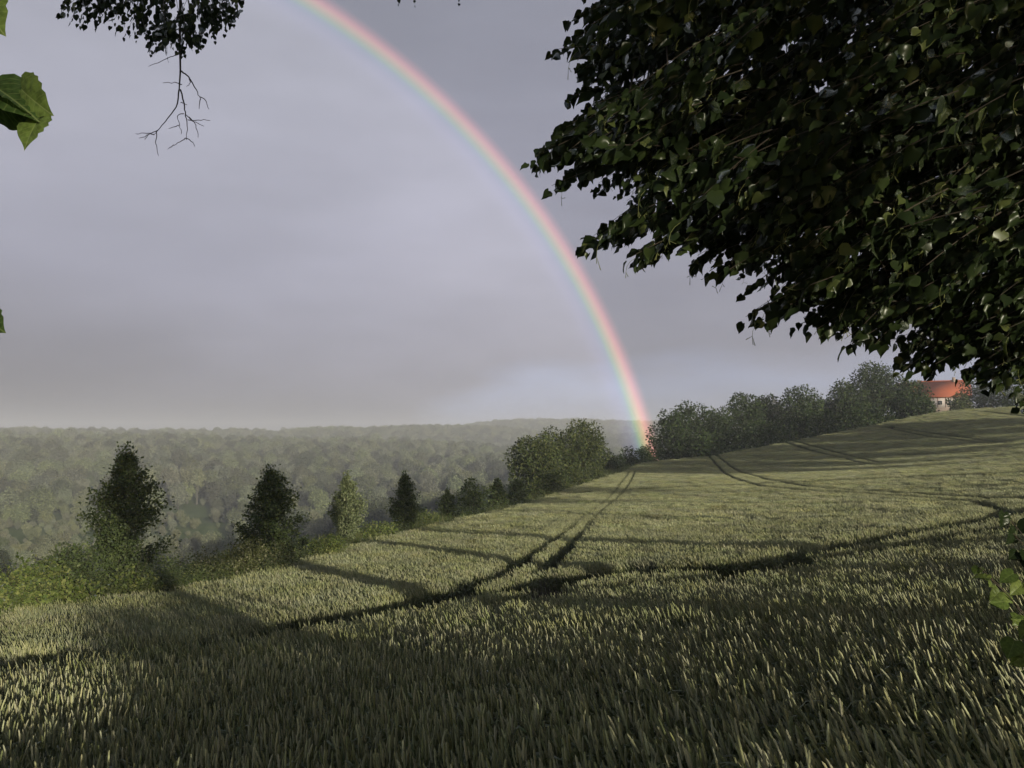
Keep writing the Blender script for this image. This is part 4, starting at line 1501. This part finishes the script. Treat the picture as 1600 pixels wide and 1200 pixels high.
def build_lime_overhead():
    r = np.random.default_rng(78)
    base = np.array([-2.2, -2.8, 0.0])
    base[2] = gz(base[0], base[1])
    e = thing('lime_tree', base, 'lime tree overhead with a drooping bough and bare dangling twigs at the upper left', 'tree')
    link('trunk', lime_trunk(10.0, 0.36, 6).mesh('trunk', M_BARK, True), e)
    B = lambda p: np.asarray(p) - base
    hang = at(268, -60, 9.0)
    c = np.r_[curve_pts((-2.2, -2.8, 6.5), (-2.4, 3.0, 9.8), hang + np.array([0, -.4, .8]), 14)]
    t_ = MB()
    t_.tube(c - base, np.linspace(0.10, 0.03, 14), 7)
    link('branch', t_.mesh('branch', M_BARK, True), e)
    leaves, twig = [], MB()
    # bare hanging twig
    main = [at(x, y, 9.0) for x, y in [(282, -80), (282, 20), (281, 60), (282, 110), (280, 140)]]
    bare = MB()
    bare.tube([c[-1]] + main, np.linspace(0.022, 0.008, 6), 5)
    segs = [[(280, 140), (277, 165), (262, 185), (247, 204), (240, 212)], [(282, 140), (288, 165), (290, 180), (293, 200), (291, 216)], [(283, 110), (296, 122), (308, 142), (313, 155)],
            [(247, 204), (232, 210), (218, 216)], [(245, 206), (243, 224), (248, 243)], [(240, 210), (228, 208), (212, 209)], [(291, 216), (283, 220), (272, 227)], [(291, 216), (300, 221), (303, 228)],
            [(289, 178), (302, 190), (318, 197)], [(296, 183), (306, 195), (310, 216)], [(313, 155), (311, 170)], [(313, 150), (322, 158), (326, 170)], [(288, 177), (277, 180), (281, 196), (284, 210)],
            [(282, 82), (268, 88), (250, 96), (232, 104)], [(281, 45), (262, 47), (242, 46)], [(281, 47), (276, 46), (266, 58)], [(283, 132), (272, 128), (254, 130)], [(282, 160), (292, 164)], [(296, 122), (297, 130), (292, 134)], [(293, 188), (310, 187), (328, 188)],
            [(272, 227), (262, 232)], [(232, 210), (226, 218)], [(281, 196), (273, 198), (264, 200)]]
    for i, s in enumerate(segs):
        P = np.array([at(x, y, 9.0 + 0.12 * math.sin(i * 1.7) * j / len(s)) for j, (x, y) in enumerate(s)])
        f = np.linspace(0, len(P) - 1, 3 * len(P))
        P = np.stack([np.interp(f, np.arange(len(P)), P[:, k]) for k in range(3)], 1) + r.normal(size=(len(f), 3)) * 0.004
        bare.tube(P, np.linspace(0.0095 if i < 3 else 0.0056, 0.0030, len(f)), 4)
    o = link('bare_twig', bare.mesh('bare_twig', M_TWIG), e)
    o.data.transform(Matrix.Translation(Vector(-base)))
    # leafy sprays round it
    for px, py in [(95, 22), (110, 30), (128, 40), (150, 42), (175, 38), (195, 55), (215, 60), (235, 66), (240, 78), (262, 85), (285, 85), (300, 70), (318, 66), (335, 60), (352, 50), (362, 40), (368, 22), (330, 40),
                   (300, 40), (270, 70), (215, 35), (180, 15), (150, 10), (245, 25), (340, 15), (310, 15), (200, 10), (130, 5), (160, 28), (228, 48), (355, 30), (290, 60), (320, 30), (345, 40), (250, 72), (310, 75)]:
        for j in range(3):
            d = 8.6 + 0.8 * r.random()
            p = at(px + 8 * r.normal() * (j > 0), py - 14 * j * r.random(), d)
            bk = unit(np.array([0.25 * r.normal() + (0.5 if px < 250 else -0.1), 0.3 * r.normal(), 0.9]))
            b = spray(r, p, bk, 0.35 + 0.2 * r.random(), 0.075, leaves, twig, 0.1, 0.042)
            q = c[-4:][np.argmin(((c[-4:] - b) ** 2).sum(1))]
            if j == 0:
                twig.tube(curve_pts(q, (q + b) / 2 + np.array([0, 0, 0.15]), b, 5), np.linspace(0.008, 0.0035, 5), 3)
    P = np.concatenate([l[0] for l in leaves]); M = np.concatenate([l[1] for l in leaves]); S = np.concatenate([l[2] for l in leaves])
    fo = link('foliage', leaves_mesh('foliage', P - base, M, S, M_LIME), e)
    fo['kind'] = 'stuff'
    # specks of another spray at the top edge
    leaves2 = []
    for px, py in [(622, 2), (648, 4), (718, 2)]:
        p = at(px, py, 9.0)
        spray(r, p, (0.1, 0, 1), 0.4, 0.06, leaves2, twig, 0.1, 0.05)
        q = at(px, py, 9.0) + np.array([0.04, 0, 0.4])
        twig.tube(curve_pts(c[9], (c[9] + q) / 2 + np.array([0, 0, 0.6]), q, 8), np.linspace(0.012, 0.0035, 8), 4)
    P = np.concatenate([l[0] for l in leaves2]); M = np.concatenate([l[1] for l in leaves2]); S = np.concatenate([l[2] for l in leaves2])
    fo = link('foliage', leaves_mesh('foliage', P - base, M, S, M_LIME), e)
    fo['kind'] = 'stuff'
    tw = link('twigs', twig.mesh('twigs', M_TWIG), e)
    tw.data.transform(Matrix.Translation(Vector(-base)))
    tw['kind'] = 'stuff'
    # near leaves at the left picture edge, on a low twig of the same tree
    t_ = MB()
    a = at(-40, 120, 1.45)
    t_.tube(np.r_[curve_pts((-2.2, -2.6, 2.4), (-2.3, -0.6, 3.4), (-1.6, 1.0, 2.6), 8), curve_pts((-1.6, 1.0, 2.6), (-1.25, 1.4, 2.5), a, 6)[1:], [at(-25, 300, 1.45), at(-22, 480, 1.45)]] - base, np.linspace(0.02, 0.002, 15), 5)
    link('branch', t_.mesh('branch', M_TWIG, True), e)
    lv = np_mesh('leaf', FINE_V, FINE_T, M_VEIN, {'rnd': np.full(len(FINE_V), 0.6), 'lx': FINE_V[:, 0], 'ly': FINE_V[:, 1]}, True)  # sunlit look put into a paler leaf tone
    lv2 = np_mesh('leaf', FINE_V, FINE_T, M_VEIN, {'rnd': np.full(len(FINE_V), 0.05), 'lx': FINE_V[:, 0], 'ly': FINE_V[:, 1]}, True)  # same leaf in a darker tone that stands in for shade
    for (px, py), (qx, qy), nn, s, me in [((-18, 130), (58, 172), (0.2, -0.7, 0.7), 0.098, lv2), ((-16, 160), (36, 186), (-0.2, -0.5, -0.7), 0.09, lv2), ((32, 138), (70, 176), (-0.6, -0.8, 0.1), 0.055, lv), ((66, 178), (30, 226), (-0.25, -1, 0.35), 0.072, lv),
                                          ((-40, -6), (-2, 44), (0, -1, 0.2), 0.07, lv), ((-30, 492), (0, 515), (0, -1, .2), 0.05, lv2)]:
        p0 = at(px, py, 1.45)
        p1 = at(qx, qy, 1.42)
        M3 = leaf_frames((p1 - p0)[None], np.array(nn, float)[None])[0]
        o = link('leaf', me, e)
        m4 = np.eye(4)
        m4[:3, :3] = M3 * (np.linalg.norm(p1 - p0) / 1.08)
        m4[:3, 3] = p0 - base
        o.matrix_local = Matrix(m4.tolist())
    # crown above and behind
    lobes = []
    for i in range(20):
        a_ = i * 2.4
        rad = 1.0 + 2.6 * r.random()
        cc = np.array([math.cos(a_) * rad, math.sin(a_) * rad - 0.8, 6.0 + 7.0 * (i / 20.0)])
        lobes.append((cc, np.array([1.6, 1.6, 1.2])))
    link('crown', lime_crown(r, lobes, 8000, 0.15), e)


def build_lime_row():
    """the other limes of the avenue: out of the picture, they throw the long shadows"""
    def one(pos, h, bottom, rad, seed, label, n=7000, leaf=0.22, tr=0.26):
        r = np.random.default_rng(seed)
        b = np.array([pos[0], pos[1], gz(*pos)])
        e = thing('lime_tree', b, label, 'tree', 'limes of the avenue')
        link('trunk', lime_trunk(h * 0.7, tr, seed).mesh('trunk', M_BARK, True), e)
        lobes = []
        for i in range(24):
            a = i * 2.4
            s = (i + .5) / 24
            prof = math.sqrt(max(0.08, 1 - (1.75 * (s - 0.4)) ** 2))
            ro = rad * prof * (0.35 + 0.5 * r.random())
            lobes.append((np.array([math.cos(a) * ro, math.sin(a) * ro, bottom + 0.8 + (h - bottom - 1.2) * s]), np.array([rad * .38, rad * .38, rad * .30])))
        link('crown', lime_crown(r, lobes, n, leaf), e)
    ords = ['second', 'third', 'fourth', 'fifth', 'sixth', 'seventh', 'eighth', 'ninth', 'tenth', 'eleventh', 'twelfth', 'thirteenth']
    for i in (0, 1, 2, 3, 6, 7, 8, 9, 10, 11):
        one((12.0 + 6.6 * i, 9.2 + 6.15 * i), 12.5 if i < 4 else 11.0, 3.9 if i < 4 else 2.8, 3.6 if i < 4 else 5.0, 400 + i, '%s lime of the near avenue row, out of the picture to the right' % ords[i], 7000 if i < 4 else 9000, 0.22 if i < 4 else 0.30)
    one((8.9, 6.5), 12.0, 5.6, 3.0, 440, 'thick-stemmed lime beside the tree that overhangs the field, out of the picture', 6000, 0.22, 0.36)
    for i, (x, y) in enumerate([(2.7, -8.6), (9.4, -2.4), (16.0, 3.6), (6.5, -5.4)]):  # the last one is added to keep sun off the overhanging leaves
        one((x, y), 13.0, [4.4, 4.6, 4.2, 4.5][i], 3.8, 420 + i, '%s lime of the avenue row across the lane behind the viewer' % ['first', 'third', 'fourth', 'second'][i], 14000, 0.20)


def build_shade_shrubs():
    for i, (x, y, h, wd) in enumerate([(2.6, -1.6, 2.0, 1.5), (3.6, -1.9, 2.15, 1.6), (4.9, -1.1, 1.45, 1.8), (6.6, -6.6, 2.2, 2.2)]):  # unseen bushes, placed and sized to cast shade on the near wheat
        r = np.random.default_rng(500 + i)
        b = np.array([x, y, gz(x, y)])
        e = thing('shade_shrub', b, '%s unseen bush behind the viewer, added to shade the near wheat' % ['first', 'second', 'third', 'fourth'][i], 'bush', 'unseen bushes added for shade')
        lobes = [(np.array([wd * .3 * math.cos(k * 2.4), wd * .3 * math.sin(k * 2.4), h * (.25 + .6 * r.random())]), np.array([wd * .26, wd * .26, h * .2])) for k in range(10)]
        mb = MB()
        for lo in lobes:
            mb.tube(curve_pts((0, 0, -.1), (lo[0][0] * .3, lo[0][1] * .3, lo[0][2] * .7), lo[0], 5), np.linspace(.02, .006, 5), 4)
        link('stem', mb.mesh('stem', M_TWIG), e)
        link('foliage', crown_leaves(r, lobes, (1600, 1800, 2000, 2500)[i], 0.10, 'foliage', M_SHRUB, (SIMPLE_V, SIMPLE_T), shell=.1), e)


build_lime_right()
build_lime_overhead()
build_lime_row()
build_shade_shrubs()


# lime shoots at the right picture edge
def build_shoots():
    def shoots(base_px, specs, label, seed, mat):
        r = np.random.default_rng(seed)
        base = np.array([*at(*base_px)[:2], 0.0])
        base[2] = gz(base[0], base[1])
        e = thing('lime_shoot', base, label, 'shoot', 'lime shoots at the right edge')
        protos = [np_mesh('leaf', FINE_V * np.array([1, 1, z]), FINE_T, mat, {'rnd': np.full(len(FINE_V), q if mat is not M_LIME else q * .5), 'lx': FINE_V[:, 0], 'ly': FINE_V[:, 1]}, True) for z, q in ((.7, .55), (1.3, .8), (2.0, 1.0))]
        for px, py, d, ln in specs:
            tip = at(px, py, d)
            mb = MB()
            c = curve_pts(base, (base + tip) / 2 + np.array([0.12, 0, 0.35]), tip, 12)
            mb.tube(c - base, np.linspace(0.008, 0.0016, 12), 5)
            link('stem', mb.mesh('stem', M_TWIG, True), e)
            lv, tw = [], MB()
            seg = c[-5:]
            n = int(ln)
            for k in range(n):
                s = k / max(1, n - 1)
                p = seg[0] * (1 - s) + seg[-1] * s
                sd = 1 if k % 2 else -1
                yd = unit(np.array([-0.55, -0.1, -0.25]) + sd * np.array([0.1, 0.3, 0.35]) + .3 * r.normal(size=3))
                nr = unit(np.array([0.3, -0.6, 0.7]) + .35 * r.normal(size=3))
                M3 = leaf_frames(yd[None], nr[None])[0]
                sz = 0.056 * (0.7 + 0.6 * r.random())
                o = link('leaf', protos[int(r.integers(0, 3))], e)
                m4 = np.eye(4)
                m4[:3, :3] = M3 * sz
                m4[:3, 3] = p - base
                o.matrix_local = Matrix(m4.tolist())
    shoots((1760, 1300, 3.1), [(1530, 886, 3.1, 6), (1548, 905, 3.0, 8), (1585, 895, 3.15, 8), (1620, 910, 3.0, 8)], 'sunlit green lime shoot sticking in from the right edge', 601, M_VEIN)  # sunlit look comes from the brighter leaf colour
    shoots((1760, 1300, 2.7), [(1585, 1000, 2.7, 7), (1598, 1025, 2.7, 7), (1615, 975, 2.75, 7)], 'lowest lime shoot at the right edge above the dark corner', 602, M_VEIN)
    shoots((1780, 1250, 3.4), [(1568, 800, 3.4, 8), (1580, 830, 3.4, 9), (1590, 862, 3.4, 9), (1610, 815, 3.45, 9), (1615, 850, 3.4, 9)], 'dark shaded lime shoot hanging at the right edge over the bending wheel track', 603, M_LIME)  # shade put into the colour by the darker leaf material


build_shoots()


# ------------------------------------------------------------------ grass of the verges
def build_grass():
    r = np.random.default_rng(15)
    var = []
    for i in range(8):
        parts = []
        for k in range(46):
            b = np.array([*(r.normal(size=2) * 0.13), 0])
            h = (0.45 + 0.55 * r.random()) * (1.0 if i < 5 else 0.6)
            a = r.random() * 6.28
            dr = np.array([math.cos(a), math.sin(a), 0])
            sd = np.array([-math.sin(a), math.cos(a), 0])
            s = np.array([0, .4, .75, 1.0])
            c = b + dr * (s ** 2 * h * (0.15 + 0.4 * r.random()))[:, None] + np.array([0, 0, 1]) * (s * h)[:, None]
            wd = np.array([.9, 1, .7, .1]) * 0.006 * (1 + .5 * r.random())
            V = np.concatenate([c - sd * wd[:, None], c + sd * wd[:, None]])
            Q = np.array([[j, j + 1, 4 + j + 1, 4 + j] for j in range(3)])
            parts.append((V, [Q], M_GRASS, r.random()))
        var.append(two_mat_mesh('grass_tuft', parts))
    for i in range(5):                         # nettle stems with paired leaves
        parts = []
        for k in range(7):
            b = np.array([*(r.normal(size=2) * 0.12), 0])
            h = 0.8 + 0.45 * r.random()
            ln = r.normal(size=2) * 0.10
            path = lambda z: b + np.array([ln[0] * z * z, ln[1] * z * z, z])
            mb = MB()
            mb.tube([path(z) for z in np.linspace(0, h, 4)], np.array([.005, .0045, .0035, .001]), 3)
            parts.append((np.concatenate(mb.V), [np.concatenate(mb.Q)], M_GRASS, 0.5))
            zz = np.arange(0.2, h, 0.085)
            for j, z in enumerate(zz):
                for sg in (0, math.pi):
                    a = j * 1.571 + sg + 0.4 * r.normal() + k
                    yd = np.array([[math.cos(a), math.sin(a), 0.15 - 0.5 * r.random()]])
                    sz = (0.13 * (1 - 0.55 * (z / h) ** 2)) * (0.8 + .4 * r.random())
                    V = (leaf_frames(yd, np.array([[0, 0, 1.0]]))[0] @ (DIAM_V * np.array([.8, 1, 1])).T).T * sz + path(z)
                    parts.append((V, [DIAM_T], M_SHRUB, r.random()))
        var.append(two_mat_mesh('nettle_stem', parts))
    pts = []
    # hedge side strip
    seg = HEDGE
    for a, b in zip(seg[:-1], seg[1:]):
        ln = np.linalg.norm(b - a)
        d = (b - a) / ln
        nrm = np.array([-d[1], d[0]])
        n = int(ln * 26)
        u = r.random(n)
        off = -0.1 + 4.2 * r.random(n) ** 1.3
        pts.append(a + u[:, None] * (b - a) + off[:, None] * nrm)
    # near lane verge
    n = 2600
    q = np.c_[r.uniform(-3.5, 7, n), r.uniform(0.4, 7, n)]
    pts.append(q)
    P = np.concatenate(pts)
    ins = in_poly(P, FIELD)
    P = P[~ins]
    rr = np.hypot(P[:, 0], P[:, 1])
    P = P[rr > 1.0]
    rr = np.hypot(P[:, 0], P[:, 1])
    z = ground_z(P[:, 0], P[:, 1])
    near = rr < 9
    S = np.where(near, 0.35 + 0.35 * r.random(len(P)), 0.45 + 0.55 * r.random(len(P)))
    rot = np.c_[0.15 * r.normal(size=(len(P), 2)), r.random(len(P)) * 6.28]
    I = r.integers(0, 8, len(P))
    # nettle beds in front of the bushes on the left
    q = []
    for a, b, n in ((HEDGE[1], HEDGE[2], 170), (HEDGE[2], HEDGE[3], 420), (HEDGE[3], HEDGE[4], 90), (HEDGE[4], HEDGE[5], 60)):
        d = (b - a) / np.linalg.norm(b - a)
        q.append(a + r.random(n)[:, None] * (b - a) + (0.05 + 1.5 * r.random(n))[:, None] * np.array([-d[1], d[0]]))
    q = np.concatenate(q)
    P = np.r_[P, q]
    z = np.r_[z, ground_z(q[:, 0], q[:, 1])]
    S = np.r_[S, 0.6 + 0.5 * r.random(len(q)) + 0.15 * wav(q[:, 0], q[:, 1], 3.0, 77)]
    rot = np.r_[rot, np.c_[0.1 * r.normal(size=(len(q), 2)), r.random(len(q)) * 6.28]]
    I = np.r_[I, r.integers(8, 13, len(q))]
    scatter('verge_grass', var, np.c_[P, z], rot, S, I, 'rough grass and nettles along the field edge and the lane verge', 'grass')


build_grass()

# ------------------------------------------------------------------ rainbow: a ring of lit rain, 42 degrees round the antisolar point
def build_rainbow():
    RD = 360.0
    ax = ANTI / np.linalg.norm(ANTI)
    u = unit(np.cross(ax, [0, 0, 1.0]))        # to the right as seen
    v = np.cross(u, ax)
    na, nr = 160, 40
    a0, a1 = -26, 206
    th = np.radians(np.linspace(a0, a1, na))
    al = np.radians(np.linspace(39.3, 42.85, nr))
    V = np.empty((na, nr, 3))
    for i in range(na):
        rad = math.cos(th[i]) * u + math.sin(th[i]) * v
        V[i] = EYE + RD * (np.cos(al)[:, None] * ax + np.sin(al)[:, None] * rad)
    idx = np.arange(na * nr).reshape(na, nr)
    Q = np.stack([idx[:-1, :-1], idx[1:, :-1], idx[1:, 1:], idx[:-1, 1:]], -1).reshape(-1, 4)
    m, t = mat_new('rainbow_light')
    at_ = t.n('ShaderNodeAttribute', attribute_name='band')
    col = t.ramp(at_.outputs['Fac'], [(0.0, (0, 0, 0)), (0.22, (0.012, 0.012, 0.024)), (0.42, (0.030, 0.036, 0.070)), (0.50, (0.035, 0.070, 0.085)), (0.56, (0.075, 0.130, 0.060)), (0.615, (0.160, 0.145, 0.055)),
                                      (0.68, (0.270, 0.150, 0.070)), (0.745, (0.290, 0.095, 0.070)), (0.82, (0.150, 0.042, 0.036)), (0.91, (0.024, 0.008, 0.007)), (1.0, (0, 0, 0))], 'CARDINAL')
    el = t.n('ShaderNodeAttribute', attribute_name='strength')
    em = t.n('ShaderNodeEmission', i_Color=col)
    t.link(el.outputs['Fac'], em.inputs['Strength'])
    tr = t.n('ShaderNodeBsdfTransparent')
    ad = t.n('ShaderNodeAddShader')
    t.link(em.outputs[0], ad.inputs[0])
    t.link(tr.outputs[0], ad.inputs[1])
    t.link(ad.outputs[0], t.n('ShaderNodeOutputMaterial').inputs['Surface'])
    band = np.tile(np.linspace(0, 1, nr), na)
    z = V.reshape(-1, 3)[:, 2]
    # the rain thickens towards the ground
    st = 0.82 + 0.95 * np.exp(-np.maximum(z, 0) / 60.0)
    o = link('rainbow', np_mesh('rainbow', V.reshape(-1, 3), Q, m, {'band': band, 'strength': st}, True))
    tag(o, 'rainbow arcing from the wood up across the grey rain sky', 'rainbow')


build_rainbow()

# ------------------------------------------------------------------ rain haze
def build_haze():
    mb = MB()
    mb.box((XMIN - 40, YMIN - 40, -48), (XMAX + 40, YMAX + 40, 62))
    m, t = mat_new('rain_haze')
    pv = t.n('ShaderNodeVolumePrincipled')
    pv.inputs['Color'].default_value = (0.82, 0.86, 0.94, 1)
    pv.inputs['Density'].default_value = 0.00056
    pv.inputs['Anisotropy'].default_value = 0.0
    for k in ('Density Attribute', 'Color Attribute', 'Temperature Attribute'):
        if k in pv.inputs:
            pv.inputs[k].default_value = ''
    t.link(pv.outputs[0], t.n('ShaderNodeOutputMaterial').inputs['Volume'])
    o = link('haze', mb.mesh('haze', m))
    tag(o, 'thin grey rain haze filling the valley air', 'haze', None, 'stuff')


build_haze()
